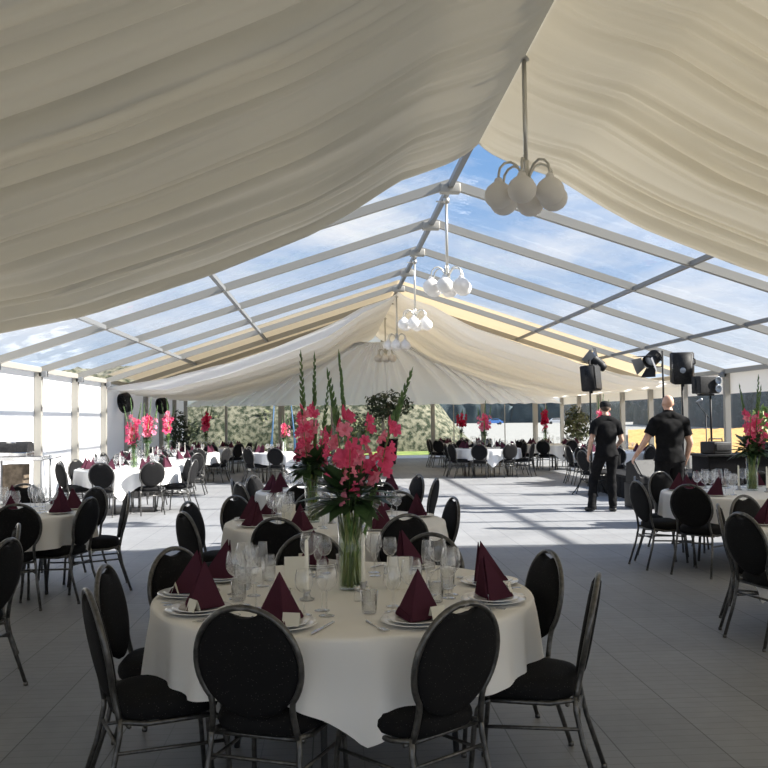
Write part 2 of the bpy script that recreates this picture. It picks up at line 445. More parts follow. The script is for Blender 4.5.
# gable: header cloth, posts, clear sheets
b = MB()
b.add([(XL-.12,YG+.1,2.22),(XRT+.12,YG+.1,2.22),(XRT+.12,YG+.1,ZE),(XR,YG+.1,ZR+.1),(XL-.12,YG+.1,ZE)], [(0,1,2,3,4)], False)
b.add([(XL-.12,YG+.1,0),(XRT+.12,YG+.1,0),(XRT+.12,YG+.1,.12),(XL-.12,YG+.1,.12)], [(0,1,2,3)], False)
struct(b.build('wall_far', M_['gable_sheet']))
gx = [XL, -4.25, -2.05, 0, 2.05, 4.08, 6.15, 8.3, XRT]
for i, x in enumerate(gx[1:-1]):
    b = MB(); w = (.10,.24,.12,.12,.16,.18,.2)[i]
    b.box((x,YG-.02,(roof(x)-.1)/2), (w,.12,roof(x)-.1), bev=.012)
    struct(b.build('trim_%d' % (i+1), M_['alu']))
for i in range(len(gx)-1):
    k += 1
    plane('window_%d' % k, [(gx[i],YG+.1,.12),(gx[i+1],YG+.1,.12),(gx[i+1],YG+.1,2.22),(gx[i],YG+.1,2.22)], 'clear_wall')
    if i in (5,6,7):
        b = MB(); xm = gx[i]+(gx[i+1]-gx[i])*.42; b.box((xm,YG+.06,1.17), (.035,.03,2.1)); struct(b.build('trim_%d' % (10+i), M_['alu']))
# gable curtain with fanned folds
b = MB()
def gfn(i, j):
    x0 = -1 + 2*i/260; t = j/16
    zt = ZR-.55; zb = 2.2
    # cloth gathered at the ridge, fanning out and sweeping down to the eaves line of the end wall
    z = zt + (zb-zt)*t**1.25
    x = XR + x0*W*(.10+.90*t**.85)
    z = min(z, roof(x)-.18)
    fan = x0*34 + 2.2*math.sin(x0*9)
    amp = .22*(.25+.75*math.sin(PI*min(1,t*.6+.2)))
    y = YG-2.6 + 2.25*t**1.6
    return (x + .02*math.sin(fan*2.1), y + amp*abs(math.sin(fan)) + .03*math.sin(fan*3.3), z - .25*amp*abs(math.sin(fan*1.0+1)))
b.grid(261, 17, gfn)
tag(b.build('gable_curtain', M_['curtain']), 'white pleated curtain hanging below the far gable above the end windows', 'curtain')
# thin added rods on the left wall sheet, standing for purlin shadow lines
for z, nm in ((1.02,'lower'),(1.95,'upper')):
    b = MB()
    b.tube([(XL-.116+.003*math.sin(y*1.3), y, z-.05*math.sin(((y-D1)/S % 1)*PI)) for y in [12+i*.4 for i in range(28)]], .006, 6)
    tag(b.build('shadow_rod', M_['wall']), '%s thin added rod standing for a shadow line across the bright left wall' % nm, 'shadow line')

# ------------------------------------------------------------------ light
sun = bpy.data.lights.new('sun', 'SUN'); sun.energy = 15.0; sun.angle = R_(1.2); sun.color = (1,.94,.85)
so = bpy.data.objects.new('sun', sun); C.objects.link(so)
so.rotation_euler = Vector((-1.385,.17,-1)).to_track_quat('-Z','Y').to_euler()
wd = bpy.data.worlds.new('sky'); scn.world = wd; wd.use_nodes = True
N, L = wd.node_tree.nodes, wd.node_tree.links
bg = N['Background']
tc = N.new('ShaderNodeTexCoord'); sp = N.new('ShaderNodeSeparateXYZ'); L.new(tc.outputs['Generated'], sp.inputs[0])
gr = N.new('ShaderNodeValToRGB'); e = gr.color_ramp.elements
e[0].position = 0; e[0].color = (.62,.72,.82,1); e[1].position = .55; e[1].color = (.12,.28,.60,1)
q = e.new(.13); q.color = (.46,.60,.82,1); q = e.new(.27); q.color = (.22,.42,.75,1)
L.new(sp.outputs['Z'], gr.inputs['Fac'])
mp = N.new('ShaderNodeMapping'); mp.inputs['Scale'].default_value = (1.0,1.0,3.2); mp.inputs['Location'].default_value = (.35,.2,.0)
L.new(tc.outputs['Generated'], mp.inputs['Vector'])
no = N.new('ShaderNodeTexNoise'); no.inputs['Scale'].default_value = 3.4; no.inputs['Detail'].default_value = 9; no.inputs['Roughness'].default_value = .58
no.inputs['Distortion'].default_value = .35
L.new(mp.outputs[0], no.inputs['Vector'])
cr = N.new('ShaderNodeValToRGB'); cr.color_ramp.elements[0].position = .42; cr.color_ramp.elements[1].position = .70
L.new(no.outputs['Fac'], cr.inputs['Fac'])
mx = N.new('ShaderNodeMix'); mx.data_type = 'RGBA'; mx.inputs['B'].default_value = (.95,.95,.97,1)
L.new(cr.outputs['Color'], mx.inputs['Factor']); L.new(gr.outputs['Color'], mx.inputs['A'])
L.new(mx.outputs['Result'], bg.inputs['Color']); bg.inputs['Strength'].default_value = 1.06

# ------------------------------------------------------------------ banquet chair
def back_y(z): return -.205 - (z-.43)*.20
def make_chair():
    t = empty('banquet_chair')
    # seat cushion: rounded, wider at the front
    b = MB()
    def seatpt(i, j):
        a = 2*PI*j/40; lv = [(.0,.405),(.86,.405),(.97,.418),(1.0,.44),(.985,.463),(.92,.480),(.7,.490),(.35,.495),(0,.497)][i]
        ca, sa = math.cos(a), math.sin(a); n = 3.6
        rr = 1/((abs(ca)**n + abs(sa)**n)**(1/n))
        x = .215*rr*ca*lv[0]; y = .215*rr*sa*lv[0]
        return (x*(1+.10*y/.2), y, lv[1]+.006*math.cos(y*7)*(lv[1] > .47))
    b.grid(9, 40, seatpt, wrap=True); b.build('seat', M_['fabric'], t)
    # oval back pad
    b = MB()
    def padpt(i, j):
        a = 2*PI*j/96; w, d = [(0,.026),(.6,.025),(.88,.021),(.97,.013),(1,0),(.97,-.013),(.88,-.021),(.6,-.025),(0,-.026)][i]
        x = .206*w*math.cos(a); z = .690 + .212*w*math.sin(a)
        # flat scoop below the hoop leaves the hand hole
        if abs(x) < .075:
            lim = .870 + .030*(abs(x)/.075)**2.6
            z = min(z, lim + .004*(w-1))
        return (x, back_y(z)+d, z)
    b.grid(9, 96, padpt, wrap=True); b.build('backrest', M_['fabric'], t)
    # back frame: uprights opening into an oval hoop
    ov = [(.214*math.cos(R_(q)), .692+.218*math.sin(R_(q))) for q in range(-38, 91, 8)]
    half = [(.178,.415),(.171,.455),(.166,.495),(.1645,.53)] + ov
    pts = [(-x, back_y(z)-.002, z) for x, z in half] + [(x, back_y(z)-.002, z) for x, z in reversed(half)]
    b = MB(); b.tube(pts, .0125, 8); b.build('back_frame', M_['frame'], t)
    # seat frame
    b = MB()
    for s in (-1,1): b.tube([(s*.178,-.205,.418),(s*.19,-.1,.398),(s*.197,.06,.398),(s*.20,.17,.398)], .011, 8)
    b.tube([(-.19,-.17,.398),(.19,-.17,.398)], .010, 6); b.tube([(-.2,.17,.398),(.2,.17,.398)], .010, 6)
    b.build('seat_frame', M_['frame'], t)
    for s in (-1,1):
        b = MB(); b.tube([(s*.20,.150,.399),(s*.202,.185,.388),(s*.204,.207,.355),(s*.207,.222,.27),(s*.213,.245,.012)], .0115, 8)
        b.tube([(s*.2131,.2451,.02),(s*.2135,.2455,0)], .014, 8)
        b.build('leg', M_['frame'], t)
        b = MB(); b.tube([(s*.179,-.203,.43),(s*.183,-.205,.37),(s*.19,-.232,.24),(s*.205,-.305,.012)], .0115, 8)
        b.tube([(s*.2051,-.3051,.02),(s*.2055,-.306,0)], .014, 8)
        b.build('leg', M_['frame'], t)
        b = MB(); b.tube([(s*.206,.217,.285),(s*.19,-.215,.30)], .008, 6); b.build('stretcher', M_['frame'], t)
    b = MB(); b.tube([(-.186,-.212,.325),(.186,-.212,.325)], .008, 6); b.build('stretcher', M_['frame'], t)
    return t
chair0 = make_chair(); chair_used = [False]
def place_chair(bx, by, rz, label, group):
    """(bx,by) is where the top of the back stands; rz the facing direction (0 faces +Y)"""
    o = chair0 if not chair_used[0] else copy_tree(chair0)
    chair_used[0] = True
    dx, dy = -math.sin(rz), math.cos(rz)
    o.location = (bx+dx*.285, by+dy*.285, .001); o.rotation_euler = (0,0,rz)
    tag(o, label, 'chair', group); return o

# ------------------------------------------------------------------ tables and linen
RT = .90
def make_table():
    t = empty('banquet_table')
    b = MB(); b.lathe([(0,.715),(RT-.02,.715),(RT,.722),(RT,.748),(RT-.008,.755),(0,.755)], 48); b.build('tabletop', M_['wood_top'], t)
    for sx in (-1,1):
        for sy in (-1,1):
            b = MB(); b.tube([(sx*.30,sy*.16,.715),(sx*.36,sy*.34,.66),(sx*.37,sy*.36,.30),(sx*.38,sy*.38,0)], .015, 8); b.build('leg', M_['table_leg'], t)
        b = MB(); b.tube([(sx*.37,-.36,.35),(sx*.37,.36,.35)], .011, 6); b.build('stretcher', M_['table_leg'], t)
    return t
table0 = make_table(); table_used = [False]
def cloth_mesh(seed, corners, base=.255, drop=.30):
    rnd = random.Random(seed); b = MB(); nseg = 240
    ph = [rnd.uniform(0, 6.28) for _ in range(6)]
    def ll(a):
        L = base + .015*math.sin(3*a+ph[0]) + .012*math.sin(5*a+ph[1])
        for c, h in corners:
            d = (a-c+PI) % (2*PI) - PI
            L += h*drop*max(0, 1-abs(d)/.36)**1.5
        return L
    rad = [0,.3,.6,.82,.88,RT-.004,RT+.008,RT+.013]
    zz  = [.7625,.7625,.7625,.7625,.7622,.7605,.755,.745]
    nd = 12
    def fn(i, j):
        a = 2*PI*j/nseg; ca, sa = math.cos(a), math.sin(a)
        if i < len(rad): r, z = rad[i], zz[i]
        else:
            u = (i-len(rad)+1)/nd; L = ll(a)
            cm = max([h*max(0,1-abs((a-c+PI)%(2*PI)-PI)/.45) for c, h in corners] + [0])
            f = .55*math.sin(13*a+ph[2]+.9*math.sin(2*a+ph[3])) + .4*math.sin(23*a+ph[4]+.6*math.sin(3*a)) + .2*math.sin(37*a+ph[5])
            r = RT+.014 + (.034+.030*cm)*u**.7*(f*.85+.30) + .03*cm*u; z = .745 - L*u
        return (r*ca, r*sa, z)
    b.grid(len(rad)+nd, nseg, fn, wrap=True)
    return b
cloths = {}
def table(name, x, y, lean=None):
    o = table0 if not table_used[0] else copy_tree(table0)
    table_used[0] = True
    o.location = (x, y, 0); o.rotation_euler = (0,0,R_(35))
    tag(o, 'round folding table under the white cloth, ' + name, 'table', 'round banquet tables')

def lathe_obj(name, prof, m, seg=20, parent=None):
    b = MB(); b.lathe(prof, seg); return b.build(name, M_[m], parent)
# --- china, glasses, napkin (one of each, then copied)
PROTO = {}
def proto(kind, o): PROTO[kind] = [o, False]
def use(kind, loc, rz, label, cat, group, sc=None):
    p = PROTO[kind]; o = p[0] if not p[1] else copy_tree(p[0])
    p[1] = True
    o.location = loc; o.rotation_euler = (0,0,rz)
    if sc: o.scale = (sc,)*3
    tag(o, label, cat, group); return o
def plate_prof(r, h=.016):
    return [(0,.003),(r*.62,.003),(r*.70,.006),(r*.97,h),(r,h+.001),(r*.99,h+.004),(r*.70,.010),(r*.60,.007),(0,.007)]
proto('charger', lathe_obj('charger_plate', plate_prof(.148), 'china', 36))
proto('plate', lathe_obj('plate', plate_prof(.118, .015), 'china', 32))
def napkin():
    b = MB()
    A = Vector((0,.045,.205)); P = Vector((0,-.10,0)); Lw = Vector((-.105,.055,0)); Rw = Vector((.105,.055,0)); K = Vector((0,.02,0))
    # two leaning faces and two inner returns, each with cloth thickness
    def sheet(p, q, r, th=.0045):
        n = (q-p).cross(r-p).normalized(); b.slab([p, q, r], n, th)
    sheet(P, A, Lw); sheet(P, Rw, A)
    e = Vector((0,.012,-.006))
    sheet(Lw+e*.5, A+e, K+e); sheet(Rw+e*.5, K+e, A+e)
    # folded hem band along the base of each face
    for Wg in (Lw, Rw):
        n = (Wg-P).cross(A-P).normalized()
        if n.y > 0: n = -n
        b.slab([P+n*.004, Wg+n*.004, Wg+(A-Wg)*.16+n*.004, P+(A-P)*.10+n*.004], n, .004)
    return b.build('napkin', M_['napkin'])
proto('napkin', napkin())
def name_card():
    b = MB(); b.slab([(-.035,-.018,0),(.035,-.018,0),(.035,0,.05),(-.035,0,.05)], (0,-.94,.34), .0012)
    b.slab([(-.035,.018,0),(.035,.018,0),(.035,0,.05),(-.035,0,.05)], (0,.94,.34), .0012)
    return b.build('name_card', M_['paper'])
proto('name_card', name_card())
def bowl_prof(r, z0, h, rim):
    return [(0,z0)]+[(r*math.sin(min(PI/2,a))*1.0 if a < PI/2 else r-(r-rim)*((a-PI/2)/(PI*.32))**1.4, z0+h*(.5*(1-math.cos(min(a,PI/2)))*1.0 + (0 if a < PI/2 else .5*(a-PI/2)/(PI*.32)))) for a in [PI*.82*q/11 for q in range(1, 12)]]
def wineglass(nm, r, rim, hs, hb, parts):
    pr_b = bowl_prof(r, hs, hb, rim)
    pr_s = [(.0045,hs+.001),(.0036,hs*.8),(.0036,hs*.3),(.006,.008)]
    pr_f = [(.006,.008),(.020,.004),(.034,.0025),(.034,0),(0,0)]
    if parts:
        t = empty(nm); lathe_obj('bowl', pr_b, 'glass', 22, t); lathe_obj('stem', pr_s, 'glass', 8, t); lathe_obj('foot', pr_f, 'glass', 20, t)
        return t
    b = MB(); b.lathe(pr_b, 16); b.lathe(pr_s, 6); b.lathe(pr_f, 14); return b.build(nm, M_['glass'])
def tumbler():
    return lathe_obj('water_glass', [(0,.004),(.030,.004),(.033,.02),(.037,.10),(.036,.10),(.031,.012),(0,.012)], 'glass', 20)
for q in (True, False):
    sfx = 'P' if q else ''
    proto('wine'+sfx, wineglass('wine_glass', .048, .037, .105, .118, q))
    proto('white'+sfx, wineglass('wine_glass', .040, .032, .095, .10, q))
    proto('flute'+sfx, wineglass('champagne_flute', .026, .021, .085, .14, q))
proto('tumbler', tumbler())
def knife():
    b = MB(); b.box((0,-.055,.004),(.012,.10,.006), bev=.002)
    b.slab([(-.006,-.005,.004),(.008,-.005,.004),(.011,.05,.004),(.009,.09,.004),(-.002,.115,.004),(-.006,.09,.004)], (0,0,1), .0025)
    return b.build('table_knife', M_['steel'])
def fork():
    b = MB(); b.tube([(0,-.10,.004),(0,-.04,.004),(0,.03,.005)], [.006,.004,.0035], 6, flat=.5)
    b.slab([(-.004,.028,.005),(.004,.028,.005),(.012,.05,.006),(.012,.065,.007),(-.012,.065,.007),(-.012,.05,.006)], (0,0,1), .002)
    for i in range(4): b.box((-.0098+i*.0065,.085,.009),(.003,.045,.002))
    return b.build('table_fork', M_['steel'])
proto('knife', knife()); proto('fork', fork())
def candle():
    t = empty('taper_candle'); lathe_obj('wax_stick', [(0,0),(.0105,0),(.0105,.02),(.0085,.235),(.004,.246),(0,.247)], 'wax', 14, t)
    b = MB(); b.tube([(0,0,.245),(.001,0,.252),(.003,.001,.258)], .0012, 5); b.build('wick', M_['wick'], t); return t
proto('candle', candle())
proto('holder', lathe_obj('candle_holder', [(0,0),(.034,0),(.036,.006),(.018,.014),(.014,.03),(.020,.045),(.0155,.046),(.0125,.034),(.0,.034)], 'silver', 20))
def shaker():
    t = empty('salt_shaker'); lathe_obj('body', [(0,0),(.017,0),(.018,.01),(.014,.05),(0,.05)], 'glass', 16, t)
    lathe_obj('cap', [(0,.051),(.0145,.051),(.0145,.06),(.009,.069),(0,.071)], 'steel', 16, t); return t
proto('shaker', shaker())
def menu_card():
    b = MB(); b.slab([(-.055,-.03,0),(.055,-.03,0),(.055,0,.155),(-.055,0,.155)], (0,-.98,.19), .0015)
    b.slab([(-.055,.03,0),(.055,.03,0),(.055,0,.155),(-.055,0,.155)], (0,.98,.19), .0015)
    return b.build('menu_card', M_['paper'])
proto('menu', menu_card())

TZ = .7635   # cloth top
NEARN = ['near left','near right','right near side','right far side','far right','far middle','far left','left middle','left near side']
PAT = [(-.40,-.99),(.44,-1.0),(1.13,-.50),(1.09,.22),(.52,.93),(-.18,1.06),(-.89,.60),(-1.13,.04),(-1.06,-.55)]
def setting(x, y, a, where, tn, lvl, rnd):
    """a place setting seen from the diner at angle a around the table centre"""
    ca, sa = math.cos(a), math.sin(a)
    rz = a + PI/2                     # local -Y looks at the diner
    def P(r, off):  # r from the centre, off sideways (to the diner's right)
        return (x + r*ca - off*sa, y + r*sa + off*ca)
    at = ', %s of the %s' % (where if 'side' in where or 'middle' in where else where + ' side', tn)
    px_, py_ = P(.745, 0)
    if not inview(px_, py_, TZ, 25): return
    if lvl >= 3:
        use('charger', (px_,py_,TZ), 0, 'white charger plate' + at, 'plate', 'charger plates on the ' + tn)
    z = TZ + (.0075 if lvl >= 3 else 0)
    use('plate', (px_,py_,z), 0, 'white plate under the napkin' + at, 'plate', 'plates on the ' + tn)
    nj = rnd.uniform(.45,.95)*rnd.choice((-1,1))
    use('napkin', (px_,py_,z+.0125), rz+nj, 'burgundy pyramid napkin' + at, 'napkin', 'napkins on the ' + tn, .94)
    if lvl >= 3:
        cx_, cy_ = P(.85, .035*rnd.choice((-1,1)))
        use('name_card', (*P(.80,.07), TZ+.022), rz+.1, 'small cream name card' + at, 'card', 'name cards on the ' + tn)
        use('knife', (*P(.735,.178), TZ+.0005), rz+PI+rnd.uniform(-.06,.06), 'steel knife' + at, 'knife', 'knives on the ' + tn)
        use('fork', (*P(.735,-.178), TZ+.0005), rz+PI+rnd.uniform(-.06,.06), 'steel fork' + at, 'fork', 'forks on the ' + tn)
    sp = 'P' if lvl >= 3 else ''
    j = lambda: rnd.uniform(-.012,.012)
    if lvl >= 2:
        use('wine'+sp, (*P(.515+j(),.10+j()), TZ), 0, 'large clear wine glass' + at, 'wine glass', 'wine glasses on the ' + tn)
        use('white'+sp, (*P(.53+j(),.005+j()), TZ), 0, 'small clear wine glass' + at, 'wine glass', 'wine glasses on the ' + tn)
        use('flute'+sp, (*P(.43+j(),.055+j()), TZ), 0, 'clear champagne flute' + at, 'wine glass', 'wine glasses on the ' + tn)
        if lvl >= 3: use('tumbler', (*P(.50+j(),-.095+j()), TZ), 0, 'clear water tumbler' + at, 'glass', 'water glasses on the ' + tn)
    else:
        use('wine', (*P(.50,.08), TZ), 0, 'clear wine glass' + at, 'wine glass', 'wine glasses on the ' + tn)
def table_set(tn, x, y, lvl, seed, rot=0, offs=None, corners=None, jit=7, skip=(), candles=2, plates=True, twist=None):
    rnd = random.Random(seed)
    table(tn, x, y)
    corners = corners or [(R_(-88)+rot, .8), (R_(2)+rot, .55), (R_(92)+rot, .6), (R_(180)+rot, .7)]
    key = seed % 4 if lvl < 3 else seed
    if key not in cloths:
        o = cloth_mesh(seed, corners).build('tablecloth', M_['cloth']); cloths[key] = o
    else: o = cloths[key].copy(); C.objects.link(o)
    o.location = (x, y, 0)
    if lvl < 3: o.rotation_euler = (0,0,R_(rnd.uniform(-20,20)))
    tag(o, 'white tablecloth hanging over the edge of the ' + tn, 'tablecloth', 'white tablecloths')
    pts = offs or PAT
    for (dx, dy), nm in zip(pts, NEARN):
        if nm in skip: continue
        if rot and not offs:
            dx, dy = dx*math.cos(rot)-dy*math.sin(rot), dx*math.sin(rot)+dy*math.cos(rot)
        rr = math.hypot(dx, dy); q = max(1.045, rr + (rnd.uniform(-.03,.05) if lvl < 3 else 0))
        dx, dy = dx*q/rr, dy*q/rr
        a = math.atan2(dy, dx)
        rz = a + PI/2 + R_(rnd.uniform(-jit, jit) + (twist or {}).get(nm, 0))
        if inview(x+dx, y+dy, .7, 30) or inview(x+dx*.6, y+dy*.6, .1, 20):
            place_chair(x+dx, y+dy, rz, 'black oval-backed chair, %s of the %s' % (nm if 'side' in nm or 'middle' in nm else nm + ' side', tn), 'chairs around the ' + tn)
        if plates: setting(x, y, a, nm, tn, lvl, rnd)
    cl = [(.27,-.20,'left'),(-.22,.28,'right')]
    for i in range(candles):
        a = rnd.uniform(0,6.28) if lvl < 3 else 0
        cx_, cy_ = x+.2*math.cos(a+PI*i), y+.2*math.sin(a+PI*i)
        if lvl >= 3: cx_, cy_ = x+(-.175,.095)[i], y+(-.18,.0)[i]
        if not inview(cx_, cy_, TZ+.1, 5): continue
        sd = ('left' if pix(cx_,cy_,TZ)[0] < pix(x+.2*math.cos(a+PI*(1-i)) if lvl < 3 else x+(.095 if i == 0 else -.175), y+.2*math.sin(a+PI*(1-i)) if lvl < 3 else y, TZ)[0] else 'right') if candles == 2 else 'single'
        use('holder', (cx_,cy_,TZ), 0, 'small silver candle holder under the %s candle of the %s' % (sd, tn), 'candle holder', 'candle holders')
        use('candle', (cx_,cy_,TZ+.034), 0, '%s white taper candle on the %s' % (sd, tn), 'candle', 'white taper candles')

T1 = (.05, 4.28)
table_set('nearest table', *T1, 3, 101, offs=[(-.38,-1.0),(.425,-1.02),(1.09,-.50),(1.045,.17),(.47,.80),(-.19,1.02),(-.89,.51),(-1.13,-.02),(-1.04,-.62)],
          corners=[(R_(-86),.50),(R_(-14),.25),(R_(95),.5),(R_(-152),.30)], jit=3, twist={'near right': 14, 'right near side': 4, 'left near side': -6})
TABS = {
 'second middle-row table': (.02, 7.28, 2, 202, 0),
 'third middle-row table': (.0, 10.4, 2, 203, R_(5)),
 'left-edge table near the trolley': (-3.2, 8.45, 2, 204, 0),
 'right-edge table': (3.98, 6.25, 2, 205, R_(15)),
 'right table with tall gladioli': (4.55, 9.35, 2, 206, R_(-6)),
 'sunlit table by the left wall': (-3.7, 16.0, 2, 207, R_(12)),
 'second left-row table': (-3.95, 19.6, 1, 208, R_(-8)),
 'third left-row table': (-3.9, 23.2, 1, 209, R_(4)),
 'last left-row table': (-3.6, 27.4, 1, 210, R_(20)),
 'far middle table': (-1.2, 22.8, 1, 211, R_(10)),
 'far sunlit table': (4.3, 24.0, 1, 212, 0),
 'table behind the far sunlit one': (4.3, 29.0, 1, 213, R_(15)),
 'far right table': (6.9, 26.9, 1, 214, R_(-10)),
 'table behind the capped man': (6.75, 20.7, 1, 215, R_(8)),
}
OFFS = {'right table with tall gladioli': [(-.99,-.81),(.2,-1.1),(1.1,-.5),(1.1,.2),(.6,.95),(.05,1.1),(-.48,1.24),(-1.08,.38),(-1.27,-.2)],
 'second middle-row table': [(-.40,-1.08),(.49,-1.0),(1.3,-.9),(1.0,.25),(.62,.92),(-.18,1.06),(-.89,.72),(-1.22,.22),(-1.12,-.60)],
'left-edge table near the trolley': [(-.4,-1.0),(.52,-.90),(.98,-.36),(1.16,.20),(.72,.95),(-.25,1.55),(-.9,.6),(-1.13,0),(-1.0,-.6)]}
JIT = {'left-edge table near the trolley': 12}
for tn, (x, y, lvl, seed, rot) in TABS.items():
    table_set(tn, x, y, lvl, seed, rot, OFFS.get(tn), jit=JIT.get(tn, 7), skip=('right near side',) if tn == 'second middle-row table' else ())
# chairs of a neighbouring table whose top lies outside the picture
place_chair(-2.14, 6.05, R_(112), 'black oval-backed chair at the left edge, farther of two in front of the left table', 'chairs at the left edge')
place_chair(-1.93, 5.30, R_(82), 'black oval-backed chair cut off at the left edge, nearest of all', 'chairs at the left edge')
place_chair(5.15, 17.75, R_(-72), 'black oval-backed chair standing alone beside the left speaker stand', 'loose chairs')
# small things on the nearest table
use('shaker', (T1[0]+.06, T1[1]-.23, TZ), 0, 'left small salt shaker in the middle of the nearest table', 'shaker', 'shakers')
use('shaker', (T1[0]+.105, T1[1]-.25, TZ), 0, 'right small salt shaker in the middle of the nearest table', 'shaker', 'shakers')
use('menu', (T1[0]-.24, T1[1]+.12, TZ), .1, 'cream folded menu card left of the vase on the nearest table', 'card', 'menu cards')
use('menu', (T1[0]+.27, T1[1]+.05, TZ), -.2, 'cream folded menu card right of the vase on the nearest table', 'card', 'menu cards')
use('menu', (-.36, 7.12, TZ), .05, 'cream folded menu card on the second middle-row table', 'card', 'menu cards')

# ------------------------------------------------------------------ flowers
def floret_mesh(r, seed, open_=1.0):
    rnd = random.Random(seed); b = MB(); n = 36; ph = rnd.uniform(0,6)
    def fn(i, j):
        u = i/6; a = 2*PI*j/n
        lobe = abs(math.cos(3*a+ph*0))
        rr = r*(.10+.90*u*(.62+.38*lobe**.7)) ; z = r*(1.15*(u**.6) - .55*open_*u*u) + r*.13*u*u*math.sin(9*a+ph)
        return (rr*math.cos(a), rr*math.sin(a), z)
    b.grid(7, n, fn, wrap=True)
    b.tube([(0,0,-.012),(0,0,.012)], [.004,.010], 6)
    return b
FM = [(floret_mesh(.050, 1), 'pink'), (floret_mesh(.044, 2, .7), 'pink'), (floret_mesh(.047, 3, 1.2), 'pink_pale'), (floret_mesh(.040, 4, .5), 'pink')]
def frame_to(d):
    return Vector(d).normalized().to_track_quat('Z','Y').to_matrix().to_4x4()
def gladiolus(seed, n_fl, f0, f1, bend=.03, parts=True, fcol=None, fsc=1.0):
    """1 m tall spike standing on the origin, florets between f0 and f1 of its height"""
    rnd = random.Random(seed); t = empty('gladiolus')
    def axis(u): return Vector((bend*u*u, bend*.4*math.sin(u*3), u))
    b = MB(); b.tube([axis(i/14) for i in range(15)], [.0065-.0045*i/14 for i in range(15)], 7)
    # sheath leaves hugging the stem
    for q in range(3):
        u0 = .18+.1*q; a = rnd.uniform(0,6); d = Vector((math.cos(a), math.sin(a), 0))
        p = [axis(u0)+d*.005, axis(u0+.1)+d*.012, axis(u0+.22)+d*.03]
        b.tube(p, [.008,.011,.001], 6, flat=.35)
    b.build('stem', M_['stem'], t)
    comb = MB()
    for i in range(n_fl):
        u = f0+(f1-f0)*(i+.5*rnd.random())/max(1,n_fl-1); a = (i % 2)*1.9 + rnd.uniform(-.7,.7) + seed
        d = Vector((math.cos(a), math.sin(a), .35+.2*rnd.random()))
        fm, cm = FM[rnd.randrange(4)]
        if fcol: cm = fcol
        sc = fsc*rnd.uniform(1.1,1.4)*(1 - .4*(i/max(1,n_fl-1)))
        Mx = Matrix.Translation(axis(u)+d*.012) @ frame_to(d) @ Matrix.Rotation(rnd.uniform(0,1),4,'Z') @ Matrix.Scale(sc,4)
        if parts:
            bb = MB(); bb.add(fm.v, fm.f, True, Mx); bb.build('floret', M_[cm], t)
        else: comb.add(fm.v, fm.f, True, Mx)
    if not parts: comb.build('blossom', M_[fcol or 'pink'], t)
    # closing buds to the tip
    bt = MB(); bp = MB(); nb = 15
    for i in range(nb):
        u = f1+.02+(1.0-f1-.02)*i/nb; a = (i % 2)*PI + seed + rnd.uniform(-.5,.5)
        d = Vector((math.cos(a), math.sin(a), 3.6)).normalized(); p = axis(u); sc = 1.0-.6*i/nb
        tgt = bp if i < 1 else bt
        tgt.tube([p, p+d*.020*sc, p+d*.045*sc, p+d*.066*sc], [.004*sc,.0105*sc,.0085*sc,.001], 7)
    tip = axis(1.0); bt.tube([tip-Vector((0,0,.03)), tip, tip+Vector((.002,0,.03))], [.004,.005,.0005], 6)
    bt.build('bud_spike', M_['bud'], t); bp.build('opening_bud', M_[fcol or 'pink'], t)
    return t
def foliage_mb(r, n, seed, leaf=.13, up=.25):
    rnd = random.Random(seed); b = MB()
    for i in range(n):
        a = rnd.uniform(0,2*PI); el = rnd.uniform(-.25,1.1)
        d = Vector((math.cos(a)*math.cos(el), math.sin(a)*math.cos(el), math.sin(el)))
        st = Vector((0,0,up*.3)); L = leaf*rnd.uniform(.7,1.3); base = st + d*r*rnd.uniform(.15,.65)
        side = d.cross(Vector((0,0,1))).normalized(); w = L*.2
        dr = Vector((0,0,-.035*rnd.random()-.01))
        pts = [base, base+d*L*.3+side*w*.8, base+d*L*.65+side*w+dr*.5, base+d*L*1.05+dr*1.4, base+d*L*.65-side*w+dr*.5, base+d*L*.3-side*w*.8]
        mid = base+d*L*.55+d.cross(side)*w*.35
        vs = pts+[mid]; b.add(vs, [(k, (k+1) % 6, 6) for k in range(6)], True)
        b.tube([st*.2, base], .0025, 4)
    return b
def make_vase(r=.060, h=.36):
    t = empty('glass_vase')
    lathe_obj('vase_wall', [(0,.0),(r,.0),(r+.002,.01),(r,h*.5),(r+.004,h),(r+.001,h),(r-.004,h*.5),(r-.004,.018),(0,.018)], 'vase_glass', 28, t)
    lathe_obj('water', [(0,.02),(r-.006,.02),(r-.006,h*.62),(0,h*.62)], 'water', 20, t)
    return t
proto('vase', make_vase())
def foliage_thing(r, n, seed, leaf):
    o = tag(foliage_mb(r, n, seed, leaf).build('foliage', M_['leaf']), kind='stuff')
    rnd = random.Random(seed); b = MB()
    for i in range(18):
        a, c = rnd.uniform(0,6.28), rnd.uniform(0,6.28)
        b.tube([(.040*math.cos(a),.040*math.sin(a),-.33),(.030*math.cos((a+c)/2),.030*math.sin((a+c)/2),-.15),(.038*math.cos(c),.038*math.sin(c),.03)], .0048, 5)
    b.build('stems', M_['stem_light'], o); return o
proto('foliage', foliage_thing(.17, 125, 5, .15))
proto('foliage_small', tag(foliage_mb(.12, 40, 9, .14).build('foliage', M_['leaf']), kind='stuff'))
GL = [gladiolus(1, 4, .52, .70, .03), gladiolus(2, 6, .62, .94, -.05), gladiolus(3, 5, .50, .70, .06), gladiolus(4, 7, .60, .95, .02), gladiolus(5, 8, .36, .62, -.03), gladiolus(6, 7, .38, .64, .03)]
GS = [gladiolus(7, 6, .42, .68, .03, False, None, 1.45), gladiolus(8, 6, .40, .72, -.05, False, 'pink_pale', 1.45), gladiolus(9, 9, .50, .86, .02, False, 'red', 1.3)]
gl_used = {}
